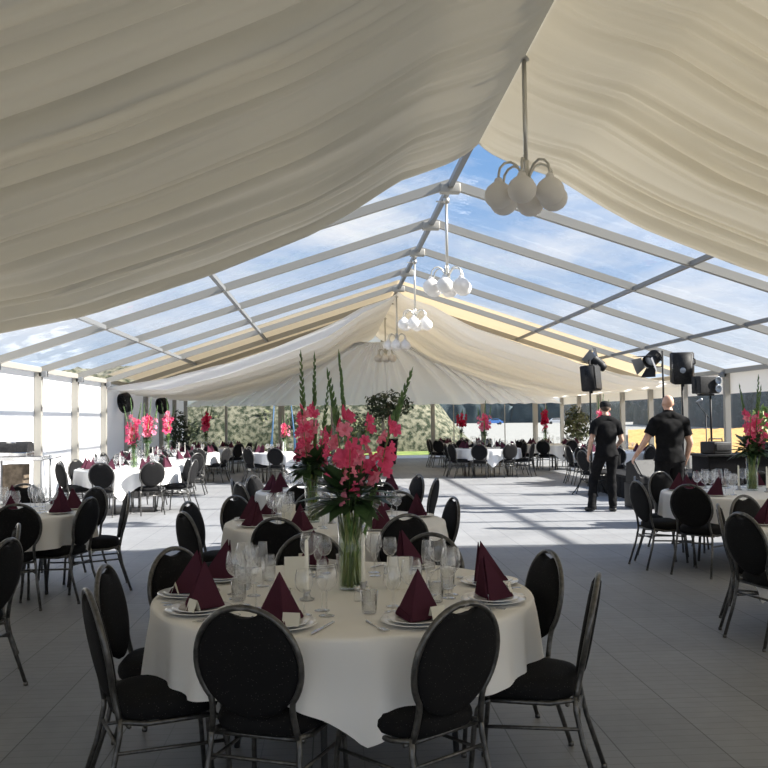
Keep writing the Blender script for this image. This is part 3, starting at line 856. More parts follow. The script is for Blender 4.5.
def put_glad(src, base, top, label, group):
    key = src.name
    o = src if key not in gl_used else copy_tree(src)
    gl_used[key] = 1
    base, top = Vector(base), Vector(top); d = top-base
    o.location = base; o.scale = (1,1,1) if d.length < 0 else (d.length/1.03,)*3
    q = d.normalized().to_track_quat('Z','Y'); o.rotation_mode = 'QUATERNION'
    o.rotation_quaternion = q; tag(o, label, 'flower', group)
def bouquet(tn, vx, vy, spikes, seed, sc=1.0, small=False, big_foliage=True):
    """spikes: (kind, (top pixel) or None, words)"""
    rnd = random.Random(seed)
    use('vase', (vx,vy,TZ), 0, 'clear cylinder vase of green stems on the ' + tn, 'vase', 'flower vases', sc)
    f = use('foliage' if not small else 'foliage_small', (vx,vy,TZ+.36*sc), seed, 'dark green leaves around the mouth of the vase on the ' + tn, 'foliage', 'vase foliage', sc*(1.05 if not small else .8))
    n = len(spikes)
    for i, (kind, top, words) in enumerate(spikes):
        src = (GS if small else GL)[kind]
        a = 2*PI*i/n+seed
        T = Vector(top)
        d = (T-Vector((vx,vy,TZ+.36*sc))); d.z = max(d.z,.1)
        # stem crosses the vase mouth close to the line towards its top
        bx, by = -d.x*.10, -d.y*.10
        bx = max(-.036,min(.036,bx+.012*math.cos(a))); by = max(-.036,min(.036,by+.012*math.sin(a)))
        put_glad(src, (vx+bx, vy+by, TZ+.022), T, '%s gladiolus in the vase on the %s' % (words, tn), 'gladioli on the ' + tn)
v1 = (T1[0]+.035, T1[1]+.06)
def A(u, v, Y): return tuple(atY(u, v, Y))
bouquet('nearest table', *v1, [
  (0, A(345,349,v1[1]+.02), 'tallest straight pink'), (2, A(339,367,v1[1]+.12), 'second tallest pink'),
  (0, A(414,366,v1[1]-.02), 'far-leaning right pink'), (1, A(326,424,v1[1]+.05), 'low left full pink'),
  (3, A(366,412,v1[1]-.10), 'low middle full pink'), (1, A(394,414,v1[1]-.06), 'low right full pink'), (3, A(347,438,v1[1]-.20), 'lowest front pink')], 3)
v2 = (-.17, 7.2)
bouquet('second middle-row table', *v2, [
  (4, A(300,349,v2[1]), 'leftmost tall pink'), (5, A(319,351,v2[1]+.1), 'second tall pink'), (4, A(330,380,v2[1]-.05), 'right tall pink'),
  (1, A(307,408,v2[1]-.15), 'low front pink')], 5)
v3 = (4.68, 9.5)
bouquet('right table with tall gladioli', *v3, [
  (4, A(757,374,v3[1]), 'tallest pink'), (0, A(741,383,v3[1]+.1), 'thin left tall pink'), (5, A(764,384,v3[1]+.1), 'right tall pink'), (3, A(748,412,v3[1]-.15), 'low front pink'), (1, A(766,410,v3[1]-.1), 'low right pink')], 7)
def far_bouquet(u, Y, tn, seed, tops, kinds, sc=.9):
    p = atY(u, 430, Y)
    sp = []
    w3 = ['left pink','middle pink','right pink','front pink']
    for i, (du, v) in enumerate(tops):
        sp.append((kinds[i], A(u+du, v, Y+(.1,-.05,.08,-.12)[i]), w3[i]))
    bouquet(tn, p.x, Y, sp, seed, sc, True)
far_bouquet(134, 15.9, 'sunlit table by the left wall', 11, [(-9,406),(0,397),(8,402),(-3,416)], [0,1,0,1], 1.0)
far_bouquet(147, 19.5, 'second left-row table', 12, [(-5,403),(3,397),(10,405)], [1,0,1], 1.0)
far_bouquet(168, 23.1, 'third left-row table', 13, [(-6,402),(1,397),(7,404)], [0,1,0])
far_bouquet(206, 27.3, 'last left-row table', 14, [(-5,405),(1,407),(7,404)], [0,2,0])
far_bouquet(284, 22.8, 'far middle table', 15, [(-3,415),(2,412),(5,417)], [1,0,1])
far_bouquet(484, 24.0, 'far sunlit table', 16, [(-7,406),(0,400),(6,405)], [1,0,1])
far_bouquet(461, 28.9, 'table behind the far sunlit one', 17, [(-4,411),(1,409),(6,411)], [2,2,2])
far_bouquet(545, 26.9, 'far right table', 18, [(-3,407),(1,405),(4,409)], [2,2,0])
far_bouquet(602, 20.6, 'table behind the capped man', 19, [(-5,397),(0,393),(5,399)], [1,0,1], 1.0)
# ------------------------------------------------------------------ chandeliers
def chandelier(y, label, ztop=4.98, zg=3.63):
    t = empty('chandelier', (XR, y, 0)); tag(t, label, 'lamp', 'globe chandeliers along the ridge')
    b = MB(); b.tube([(0,0,zg+.30),(0,0,ztop)], .022, 12); b.build('pole', M_['lamp_metal'], t)
    lathe_obj('hub', [(0,zg+.10),(.02,zg+.10),(.034,zg+.13),(.038,zg+.19),(.024,zg+.24),(.030,zg+.26),(.030,zg+.31),(0,zg+.32)], 'lamp_metal', 16, t)
    b = MB(); b.tube([(-.16,0,ztop-.03),(0,0,ztop-.03)], .012, 8); b.lathe([(0,ztop-.05),(.05,ztop-.05),(.05,ztop+.02),(0,ztop+.02)], 12); b.build('hanger', M_['lamp_metal'], t)
    for i in range(6):
        a = 2*PI*i/6 + math.atan2(-y, -XR) - .14; ca, sa = math.cos(a), math.sin(a)
        pr = [(.025,.15),(.05,.20),(.09,.262),(.145,.290),(.205,.275),(.250,.228),(.262,.17),(.265,.12)]
        b = MB(); b.tube([(r*ca, r*sa, zg+z) for r, z in pr], .012, 8); arm = b.build('arm', M_['lamp_metal'], t)
        b = MB(); b.lathe([(0,.135),(.028,.135),(.036,.12),(.040,.10),(.064,.085),(.100,.055),(.124,.012),(.128,-.03),(.116,-.075),(.088,-.112),(.048,-.135),(0,-.142)], 24, None, (.265*ca, .265*sa, zg))
        b.build('globe', M_['opal'], t)
    return t
for y, lb in ((7.75,'nearest six-globe chandelier, hanging below the cream lining in shade'), (13.2,'second six-globe chandelier, hanging under the clear roof'), (18.4,'third six-globe chandelier, hanging under the clear roof'), (23.6,'fourth six-globe chandelier, at the edge of the far lining'), (28.8,'farthest six-globe chandelier, under the far lining')):
    chandelier(y, lb, 4.92 if y < 10 else 4.97)

# ------------------------------------------------------------------ people
def capsule(b, p, q, ra, rb, seg=12):
    p, q = Vector(p), Vector(q); d = (q-p); L = d.length; d.normalize()
    pts, rs = [], []
    for a in (80,60,35,0):
        pts.append(p - d*ra*math.sin(R_(a))); rs.append(ra*math.cos(R_(a)))
    for k in (1,2): pts.append(p.lerp(q, k/3)); rs.append(ra+(rb-ra)*k/3)
    for a in (0,35,60,80):
        pts.append(q + d*rb*math.sin(R_(a))); rs.append(rb*math.cos(R_(a)))
    b.tube(pts, rs, seg)
def remesh(mb, voxel, smooth=6):
    me = bpy.data.meshes.new('tmp'); me.from_pydata(mb.v, [], mb.f)
    o = bpy.data.objects.new('tmp', me); C.objects.link(o)
    m = o.modifiers.new('r', 'REMESH'); m.mode = 'VOXEL'; m.voxel_size = voxel; m.use_smooth_shade = True
    m2 = o.modifiers.new('s', 'SMOOTH'); m2.factor = .5; m2.iterations = smooth
    dg = bpy.context.evaluated_depsgraph_get(); ev = o.evaluated_get(dg)
    out = bpy.data.meshes.new_from_object(ev)
    bpy.data.objects.remove(o); bpy.data.meshes.remove(me)
    return out
def seg_dist(p, a, b):
    ab = b-a; t = max(0, min(1, (p-a).dot(ab)/max(1e-9, ab.dot(ab)))); return (p-(a+ab*t)).length, t
def hand(b, wrist, direction, palm_n, thumb_side, curl=.5):
    """palm, four unequal bent fingers and a thumb off the side of the palm"""
    w, d, n = Vector(wrist), Vector(direction).normalized(), Vector(palm_n).normalized()
    s = d.cross(n).normalized()*thumb_side
    for o in (-.026,-.009,.009,.026): capsule(b, w+s*o*.75+d*.012, w+s*o+d*.082, .0145, .0125, 8)
    for o, L in ((.027,.070),(.009,.079),(-.009,.074),(-.026,.058)):
        p0 = w+s*o+d*.080; p1 = p0+(d*math.cos(curl*.6)+n*math.sin(curl*.6))*L*.45
        p2 = p1+(d*math.cos(curl*1.6)+n*math.sin(curl*1.6))*L*.33; p3 = p2+(d*math.cos(curl*2.4)+n*math.sin(curl*2.4))*L*.24
        capsule(b, p0, p1, .0098, .0092, 8); capsule(b, p1, p2, .0092, .0085, 8); capsule(b, p2, p3, .0085, .0078, 8)
    t0 = w+s*.026+d*.022; t1 = t0+(s*.75+d*.7+n*.25).normalized()*.042; t2 = t1+(s*.25+d*.9+n*.4).normalized()*.036
    capsule(b, t0, t1, .0135, .011, 8); capsule(b, t1, t2, .011, .009, 8)
def person(J, girth, label, loc, rz, cap=False, bald=False):
    """J: joint name -> local position (faces +Y)"""
    V = {k: Vector(v) for k, v in J.items() if k[0] != '_'}
    b = MB(); g = girth
    # trunk
    b.ball(V['pelvis'], .165*g, .118*g, .13, 20, 12); b.ball(V['waist'], .150*g, .112*g, .14, 20, 12)
    b.ball(V['chest'], .178*g, .125*g, .19, 20, 12); b.ball((V['chest']+V['waist'])*.5, .166*g, .118*g, .17, 20, 12); b.ball((V['pelvis']+V['waist'])*.5, .158*g, .116*g, .14, 20, 12)
    b.ball(V['chest']+Vector((0,-.012,.08)), .175*g, .10*g, .12, 20, 12)
    capsule(b, V['shl'], V['shr'], .068*g, .068*g); 
    capsule(b, V['neck']-Vector((0,0,.10)), V['neck']+Vector((0,.015,.07)), .066*g, .058*g)
    for s in (-1,1): capsule(b, V['neck']+Vector((s*.03,-.02,.0)), V['sh'+('l' if s < 0 else 'r')]+Vector((0,0,.015)), .05*g, .05*g)
    # head with jaw, brow, nose, mouth, ears
    h = V['head']; hm = Matrix.Translation(h) @ Matrix.Rotation(J.get('_turn', 0), 4, 'Z')
    def hb(c, rx, ry, rz_): b.ball(c, rx, ry, rz_, 18, 12, hm)
    hb((0,-.008,.025), .077, .096, .095); hb((0,.028,-.035), .060, .070, .078); hb((0,.062,-.085), .034, .030, .028)
    hb((0,.099,-.012), .012, .018, .026); hb((0,.090,.022), .045, .012, .012); hb((0,.088,-.055), .024, .010, .009)
    for s in (-1,1): hb((s*.080,-.002,-.01), .011, .022, .032); hb((s*.042,.074,-.028), .020, .016, .018)
    arms = []
    for s, sd in ((-1,'l'),(1,'r')):
        capsule(b, V['sh'+sd], V['el'+sd], .058*g, .044*g); capsule(b, V['el'+sd], V['wr'+sd], .044*g, .029*g)
        dr = (V['wr'+sd]-V['el'+sd]).normalized()
        pn = Vector((-s,0,0)); pn = (pn-dr*pn.dot(dr)).normalized()
        hand(b, V['wr'+sd], dr, pn, 1 if (dr.cross(pn)).y > 0 else -1, .55)
        capsule(b, V['hip'+sd], V['kn'+sd], .094*g, .062*g); capsule(b, V['kn'+sd], V['an'+sd], .064*g, .043*g)
        b.ball((V['kn'+sd]*.68+V['an'+sd]*.32)+Vector((0,-.02,0)), .052*g, .058*g, .11)
        fd = V['to'+sd]-V['an'+sd]; 
        capsule(b, V['an'+sd]+Vector((0,-.035,-.045)), V['to'+sd], .040, .030)
        capsule(b, V['an'+sd]+Vector((0,0,0)), V['an'+sd]+Vector((0,.01,-.04)), .042, .042)
    me = remesh(b, .0085, 9); me.name = 'person'
    me.materials.clear(); me.materials.append(M_['skin'])
    o = bpy.data.objects.new('person', me); C.objects.link(o); o.location = loc; o.rotation_euler = (0,0,rz)
    tag(o, label, 'person')
    # clothing cut from the body surface and lifted off it
    segs = [('trunk',V['pelvis'],V['chest'],.15*g),('trunk',V['chest'],V['neck']-Vector((0,0,.06)),.14*g),('trunk',V['shl'],V['shr'],.07*g),
            ('head',V['neck']+Vector((0,0,.02)),V['head'],.07)]
    for sd in 'lr':
        segs += [('arm',V['sh'+sd],V['el'+sd],.05),('fore',V['el'+sd],V['wr'+sd],.038),('fore',V['wr'+sd],V['wr'+sd]+(V['wr'+sd]-V['el'+sd]).normalized()*.18,.03),
                 ('leg',V['hip'+sd],V['kn'+sd],.085),('leg',V['kn'+sd],V['an'+sd],.055),('foot',V['an'+sd],V['to'+sd],.04)]
    sh, tr, fo, ha = [], [], [], []
    hemz = V['pelvis'].z - .045
    for p in me.polygons:
        c = p.center; best = min(((seg_dist(c, a, e)[0]-r, nm, seg_dist(c, a, e)[1], a) for nm, a, e, r in segs), key=lambda x: x[0])
        nm, t = best[1], best[2]
        if nm == 'foot' or (nm == 'leg' and c.z < V['anl'].z-.02 and c.z < .085): fo.append(p)
        if nm == 'leg' or (nm == 'trunk' and c.z < V['pelvis'].z+.06): 
            if c.z > .06: tr.append(p)
        if (nm == 'trunk' and c.z > hemz) or (nm == 'arm' and t < .66) or (nm == 'leg' and c.z > hemz): sh.append(p)
        hl = hm.inverted() @ c
        if nm == 'head' and ((hl.z > .015-.9*max(0,-hl.y-.02) and hl.y < .055) or hl.z > .07) and hl.z > -.07 and abs(hl.x) < .2: ha.append(p)
    def shell(name, polys, off, m, wob=0, flare=None, sm_it=0):
        idx = {}; vs = []; fs = []
        for p in polys:
            f = []
            for i in p.vertices:
                if i not in idx:
                    v = me.vertices[i]; idx[i] = len(vs)
                    w = wob*noise.noise(v.co*9)+wob*.6*noise.noise(v.co*21)
                    e = off+w+(flare(v.co) if flare else 0)
                    vs.append(v.co+v.normal*e)
                f.append(idx[i])
            fs.append(f)
        bm = bmesh.new(); bv = [bm.verts.new(v) for v in vs]
        for f in fs: bm.faces.new([bv[i] for i in f])
        if sm_it:
            inner = [v for v in bm.verts if not v.is_boundary]
            for _ in range(sm_it): bmesh.ops.smooth_vert(bm, verts=inner, factor=.5, use_axis_x=True, use_axis_y=True, use_axis_z=True)
            bmesh.ops.smooth_vert(bm, verts=bm.verts[:], factor=.5, use_axis_x=True, use_axis_y=True, use_axis_z=True)
        bm.verts.index_update()
        q = MB(); q.add([v.co[:] for v in bm.verts], [[v.index for v in f.verts] for f in bm.faces], True); bm.free(); return q.build(name, M_[m], o)
    shell('tshirt', sh, .026, 'tshirt', .014, lambda c: .010*max(0, 1-(c.z-hemz)/.25), 22)
    shell('trousers', tr, .017, 'trousers', .014, lambda c: .012*max(0, 1-c.z/.6), 8)
    shell('shoes', fo, .009, 'shoe')
    if not bald: shell('hair', ha, .007, 'hair', .002)
    if cap:
        q = MB(); q.lathe([(.095,.03),(.101,.045),(.099,.085),(.080,.118),(.045,.134),(0,.138)], 24, hm @ Matrix.Diagonal((.93,1.1,1,1)))
        q.grid(5, 13, lambda i, j: hm @ Vector(((.088)*math.cos(PI*j/12)*(1-.08*i/4), .055+ (.03+.075*i/4)*math.sin(PI*j/12)+.02*i/4*math.sin(PI*j/12), .045-.018*(i/4)**2-.012*abs(math.cos(PI*j/12))*i/4)))
        q.build('cap', M_['black'], o)
    return o
# man in the cap, mid-stride, walking away
JA = dict(pelvis=(0,0,.99), waist=(0,.01,1.14), chest=(0,.0,1.34), neck=(0,-.005,1.57), head=(.01,.035,1.735), _turn=-.35,
  shl=(-.185,-.01,1.475), shr=(.185,-.01,1.475), ell=(-.285,-.05,1.20), wrl=(-.295,.05,.96), elr=(.27,-.02,1.21), wrr=(.26,.20,1.08),
  hipl=(-.095,.01,.94), knl=(-.17,.16,.54), anl=(-.25,.05,.11), tol=(-.29,.20,.035), hipr=(.095,0,.94), knr=(.10,.05,.52), anr=(.11,.02,.085), tor=(.135,.18,.031))
cap_man = person(JA, .98, 'person in black t-shirt, trousers and cap walking away past the stage', (4.62,14.5,0), R_(5), cap=True)
JB = dict(pelvis=(0,0,1.00), waist=(0,.01,1.16), chest=(0,.0,1.37), neck=(0,-.005,1.61), head=(.0,.03,1.785), _turn=.05,
  shl=(-.205,-.01,1.505), shr=(.205,-.01,1.505), ell=(-.345,.02,1.25), wrl=(-.455,.12,1.035), elr=(.285,-.04,1.22), wrr=(.275,.08,.985),
  hipl=(-.10,.01,.95), knl=(-.12,.06,.53), anl=(-.13,.0,.085), tol=(-.15,.16,.031), hipr=(.10,0,.95), knr=(.125,.10,.53), anr=(.13,.04,.085), tor=(.16,.20,.031))
bald_man = person(JB, 1.10, 'bald person in black t-shirt seen from behind, arm reaching left', (4.83,12.25,0), R_(0), bald=True)
bald_man.scale = (1.0,)*3

# ------------------------------------------------------------------ stage gear
def tripod(name, x, y, h, label, z0=0, foot=.55, r=.018):
    t = empty(name, (x, y, z0)); tag(t, label, 'stand', 'black stands around the stage')
    b = MB(); b.tube([(0,0,.12),(0,0,h*.55)], r*1.25, 10); b.tube([(0,0,h*.5),(0,0,h)], r, 10); b.build('pole', M_['black_plastic'], t)
    b = MB(); b.lathe([(0,.62),(.035,.62),(.035,.70),(0,.70)], 12); b.tube([(.03,0,.66),(.07,0,.66)], .012, 6); b.build('collar', M_['black_plastic'], t)
    for i in range(3):
        a = 2*PI*i/3+.5; b = MB()
        b.tube([(.02*math.cos(a),.02*math.sin(a),.64),(foot*.8*math.cos(a),foot*.8*math.sin(a),.10),(foot*math.cos(a),foot*math.sin(a),.0)], .011, 8)
        b.tube([(0,0,.2),(foot*.5*math.cos(a),foot*.5*math.sin(a),.31)], .008, 6)
        b.build('leg', M_['black_plastic'], t)
    return t
def speaker(x, y, z, w, h, d, rz, tilt, label):
    t = empty('loudspeaker', (x, y, z)); t.rotation_euler = (tilt, 0, rz); tag(t, label, 'loudspeaker', 'black loudspeakers')
    b = MB(); pts = [(-w/2,-d/2),(w/2,-d/2),(w*.36,d/2),(-w*.36,d/2)]
    vs = [(px_,py_,zz) for zz in (0,h) for px_,py_ in pts]
    bm = bmesh.new(); V = [bm.verts.new(v) for v in vs]
    for f in [(0,3,2,1),(4,5,6,7),(0,1,5,4),(1,2,6,5),(2,3,7,6),(3,0,4,7)]: bm.faces.new([V[i] for i in f])
    bmesh.ops.bevel(bm, geom=bm.edges[:], offset=.018, segments=2, affect='EDGES')
    bm.verts.index_update(); b.add([v.co[:] for v in bm.verts], [[v.index for v in f.verts] for f in bm.faces], True); bm.free()
    b.build('cabinet', M_['black_plastic'], t)
    b = MB(); b.box((0,-d/2-.006,h*.5), (w*.86,.014,h*.86), bev=.006); b.build('grille', M_['grille'], t)
    b = MB(); b.tube([(-w*.42,.02,h*.62),(-w*.50,.03,h*.64),(-w*.50,.03,h*.78),(-w*.42,.02,h*.8)], .012, 6); b.build('handle', M_['black_plastic'], t)
    b = MB(); b.lathe([(.0,-.05),(.03,-.05),(.03,.01),(0,.01)], 12); b.build('pole_socket', M_['black_plastic'], t)
    b = MB(); b.lathe([(0,.004),(.035,.004),(.05,.0),(.05,-.01),(0,-.01)], 20, Matrix.Translation((0,d/2+.004,h*.45)) @ Matrix.Rotation(R_(-90),4,'X')); b.build('horn_port', M_['lens'], t)
    return t
def spotlight(x, y, z, aim, label, sc=1.0):
    t = empty('spotlight', (x, y, z)); t.scale = (sc,)*3
    q = Vector(aim).normalized().to_track_quat('Y','Z'); t.rotation_mode = 'QUATERNION'; t.rotation_quaternion = q
    tag(t, label, 'spotlight', 'spotlights around the stage')
    Mx = Matrix.Rotation(R_(-90),4,'X')
    b = MB(); b.lathe([(0,-.17),(.06,-.17),(.085,-.13),(.10,-.05),(.105,.10),(.112,.11),(.112,.13),(.095,.13),(.09,.02)], 20, Mx)
    for i in range(5): b.lathe([(.098+.002*i,-.08+.03*i),(.112,-.075+.03*i),(.098+.002*i,-.07+.03*i)], 18, Mx)
    b.build('housing', M_['black_plastic'], t)
    b = MB(); b.lathe([(0,.10),(.05,.095),(.09,.075)], 20, Mx); b.build('lens', M_['lens'], t)
    for i in range(4):
        b = MB(); R4 = Matrix.Rotation(i*PI/2,4,'Y')
        pts = [R4 @ Vector(p) for p in ((-.09,.13,.105),(.09,.13,.105),(.14,.27,.19),(-.14,.27,.19))]
        b.slab(pts, R4 @ Vector((0,-.5,.85)), .004); b.build('barn_door', M_['silver' if i % 2 else 'black_plastic'], t)
    b = MB(); b.tube([(-.12,-.02,0),(-.13,-.02,-.08),(-.08,-.02,-.17),(.08,-.02,-.17),(.13,-.02,-.08),(.12,-.02,0)], .009, 6); b.build('yoke', M_['black_plastic'], t)
    return t
p1 = Vector((5.31,17.65,0))
tripod('speaker_stand', p1.x, p1.y, 2.78, 'black tripod stand left of the man in the cap', 0, .42)
speaker(p1.x-.02, p1.y-.16, 2.13, .42, .52, .32, R_(55), R_(-4), 'left loudspeaker on the pole left of the man in the cap')
spotlight(p1.x+.20, p1.y+.05, 2.70, (-.35,.2,.35), 'left spotlight with open barn doors, above the left loudspeaker', 1.05)
P2 = atY(664, 420, 15.6)
tripod('light_stand', P2.x, 15.6, 2.80, 'tall black light stand directly behind the bald man', 0, .38)
spotlight(P2.x-.20, 15.55, 2.66, (-.55,-.35,-.40), 'middle spotlight with silver barn doors pointing down left', 1.15)
P3 = atY(683, 420, 15.1)
tripod('speaker_stand', P3.x, 15.1, 2.16, 'black tripod stand just right of the bald man', 0, .42)
speaker(P3.x-.03, 15.0, 2.17, .42, .55, .34, R_(160), R_(-7), 'right loudspeaker tilted on its pole above the bald man')
P4 = atY(711, 420, 14.6)
tripod('light_stand', P4.x, 14.6, 1.98, 'black light stand right of the bald man, holding a twin light box')
t = empty('flood_light', (P4.x-.08, 14.6, 1.97)); tag(t, 'black box light with two lamps on the right stand', 'spotlight')
t.rotation_euler = (0,0,R_(18))
b = MB(); b.box((0,0,.16), (.42,.22,.30), bev=.015); b.build('housing', M_['black_plastic'], t)
for dz in (.09,.23):
    b = MB(); b.lathe([(0,.0),(.045,.005),(.062,.03),(.068,.05),(.06,.05)], 18, Matrix.Translation((.14,-.115,dz)) @ Matrix.Rotation(R_(90),4,'X')); b.build('lamp_lens', M_['lens'], t)
b = MB(); b.box((0,0,-.01), (.30,.10,.03), bev=.008); b.tube([(-.2,0,.0),(-.22,0,.16),(-.2,0,.3)], .01, 6); b.build('bracket', M_['black_plastic'], t)
P5 = atY(706, 420, 14.0)
t = empty('microphone_stand', (P5.x, 14.0, 0)); tag(t, 'thin microphone stand with a boom arm pointing up left', 'microphone stand')
b = MB(); b.tube([(0,0,.02),(0,0,1.62)], .010, 8); b.build('pole', M_['black_plastic'], t)
b = MB(); b.tube([(.05,0,1.56),(-.16,0,1.83)], .007, 6); b.build('boom', M_['black_plastic'], t)
b = MB(); b.tube([(-.16,0,1.83),(-.10,-.02,1.86)], [.013,.02], 8); b.ball((-.085,-.025,1.868), .026); b.build('microphone', M_['silver'], t)
b = MB(); b.lathe([(0,0),(.14,0),(.14,.012),(.03,.03),(0,.03)], 20); b.build('base', M_['black_plastic'], t)
# stage riser with a black skirt, wedge monitor, counter
b = MB()
def skirt(i, j):
    per = [(5.7,16.2),(8.7,16.2),(8.7,18.6),(5.7,18.6)]
    L4 = [3,2.4,3,2.4]; s = j/239*10.8
    for q in range(4):
        if s <= L4[q]: break
        s -= L4[q]
    a, c = Vector((*per[q],0)), Vector((*per[(q+1) % 4],0)); p = a.lerp(c, s/L4[q]); n = Vector((c.y-a.y, a.x-c.x, 0)).normalized()
    return p + n*(.025*math.sin(j*1.1)) + Vector((0,0,.42*(1-i/2)))
b.grid(3, 240, skirt); 
t = empty('stage_riser', (0,0,0)); tag(t, 'low black stage with pleated skirt behind the two men', 'stage')
b.build('skirt', M_['black'], t)
b = MB(); b.box((7.2,17.4,.43), (3.06,2.46,.05)); b.build('deck', M_['black'], t)
def wedge(x, y, rz, label):
    t = empty('stage_monitor', (x,y,0)); t.rotation_euler = (0,0,rz); tag(t, label, 'loudspeaker')
    b = MB(); w = .30
    prof = [(-.22,0),(.22,0),(.20,.34),(.05,.40),(-.22,.10)]
    b.slab([(-w,py_,pz_) for py_,pz_ in prof], (1,0,0), .02)
    b.slab([(w,py_,pz_) for py_,pz_ in prof], (1,0,0), .02)
    vs = [(s*w,py_,pz_) for s in (-1,1) for py_,pz_ in prof]
    b.add(vs, [(i,(i+1) % 5,(i+1) % 5+5,i+5) for i in range(5)], False); b.build('cabinet', M_['black_plastic'], t)
    b = MB(); b.slab([(-w*.85,-.21,.115),(w*.85,-.21,.115),(w*.85,.03,.385),(-w*.85,.03,.385)], (0,-.74,.66), .016); b.build('grille', M_['grille'], t)
    return t
w = wedge(atY(648, 470, 15.0).x, 15.0, R_(15), 'dark wedge monitor on a box between the two men'); w.location.z = .44
b = MB(); b.box((0,0,.22), (.7,.5,.43), bev=.015); o = b.build('flight_case', M_['black_plastic']); o.location = (w.location.x, 15.0, .001)
tag(o, 'black flight case under the wedge monitor between the two men', 'case')
# speckled black counter on the right
t = empty('bar_counter', (0,0,0)); tag(t, 'long black counter with speckled front behind the right gladioli table', 'counter')
xa, xb = atY(700, 460, 12.6).x, 8.1
b = MB(); b.box(((xa+xb)/2,12.6,1.02), (xb-xa+.06,.66,.035), bev=.008); b.build('worktop', M_['black_plastic'], t)
b = MB(); b.box(((xa+xb)/2,12.6,.5), (xb-xa,.6,1.0), bev=.01); b.build('front_panel', M_['fabric'], t)
b = MB(); b.box((0,0,.09), (.32,.30,.18), bev=.02); b.box((0,-.155,.10), (.26,.02,.10), bev=.006); b.tube([(-.12,0,.18),(-.12,0,.22),(.12,0,.22),(.12,0,.18)], .01, 6)
o = b.build('mixer_amplifier', M_['black_plastic']); o.location = (xa+.22, 12.55, 1.039); o.rotation_euler = (0,0,.3)
tag(o, 'small black amplifier on the left end of the speckled counter', 'amplifier')
# case carried by the man in the cap
b = MB(); b.box((0,0,-.14), (.13,.34,.24), bev=.02); b.tube([(0,-.08,-.02),(0,-.07,.012),(0,.07,.012),(0,.08,-.02)], .009, 6)
o = b.build('tool_bag', M_['black']); hp = Matrix.Rotation(R_(5),4,'Z') @ Vector((.255,.285,1.02)); o.location = (4.62+hp.x, 14.5+hp.y, hp.z)
tag(o, 'black bag in the right hand of the man in the cap', 'bag')

# ------------------------------------------------------------------ plants
def leaf_ball(n, rx, ry, rz, leaf, seed, shape=None, hollow=.55):
    rnd = random.Random(seed); b = MB()
    for i in range(n):
        while True:
            d = Vector((rnd.uniform(-1,1), rnd.uniform(-1,1), rnd.uniform(-1,1)))
            if .05 < d.length < 1: break
        d = d.normalized()*rnd.uniform(hollow, 1.0)*(1+.22*noise.noise(d*2.3+Vector((seed,0,0))))
        p = Vector((d.x*rx, d.y*ry, d.z*rz))
        if shape: p = shape(p)
        n_ = (d.normalized()+Vector((rnd.uniform(-.8,.8), rnd.uniform(-.8,.8), rnd.uniform(-.5,.9)))).normalized()
        t_ = n_.cross(Vector((rnd.uniform(-1,1),rnd.uniform(-1,1),rnd.uniform(-1,1)))).normalized(); s_ = n_.cross(t_)
        L = leaf*rnd.uniform(.6,1.3)
        b.add([p-t_*L, p+s_*L*.42, p+t_*L, p-s_*L*.42, p+n_*L*.14], [(0,1,4),(1,2,4),(2,3,4),(3,0,4)], True)
    return b
def potted(name, x, y, z0, pot_r, pot_h, fol, fz, label, cat, m='leaf_dark', trunk=None, pm='black_plastic'):
    t = empty(name, (x,y,z0)); tag(t, label, cat)
    lathe_obj('pot', [(0,0),(pot_r*.75,0),(pot_r,pot_h*.94),(pot_r*1.06,pot_h*.95),(pot_r*1.06,pot_h),(pot_r*.9,pot_h),(pot_r*.85,pot_h*.9),(0,pot_h*.88)], pm, 24, t)
    b = MB(); b.tube([(0,0,pot_h*.85),(.01,.01,(pot_h+fz)/2),(0,0,fz+.1)], [.03,.024,.015], 8)
    for i in range(5):
        a = i*1.26; b.tube([(0,0,fz-.25),(math.cos(a)*.2,math.sin(a)*.2,fz)], [.015,.006], 6)
    b.build('trunk', M_['bark'], t)
    o = fol.build('foliage', M_[m], t); o.location = (0,0,fz); o['kind'] = 'stuff'
    return t
p = atY(388, 405, 31.0)
potted('topiary_tree', p.x, 31.0, 0, .34, .9, leaf_ball(620, .92, .8, .52, .10, 3), p.z, 'dark round-headed potted tree before the middle of the far wall', 'plant')
p = atY(179, 425, 28.6)
potted('potted_conifer', p.x, 28.6, 0, .22, .35, leaf_ball(520, .42, .42, .80, .08, 4, lambda q: Vector((q.x*(1-.35*q.z), q.y*(1-.35*q.z), q.z))), 1.15, 'dark bushy potted evergreen near the far left corner', 'plant')
p = atY(577, 415, 27.9)
potted('potted_bush', p.x, 27.9, 0, .28, .5, leaf_ball(520, .48, .45, .62, .09, 6), 1.35, 'green leafy potted bush beside the far right table', 'plant', 'bush')
p = atY(764, 424, 12.6)
potted('potted_plant', p.x, 12.62, 1.039, .10, .16, leaf_ball(260, .22, .22, .30, .06, 8), .42, 'yellow-green leafy pot plant on the counter behind the right gladioli', 'plant', 'leaf_light')
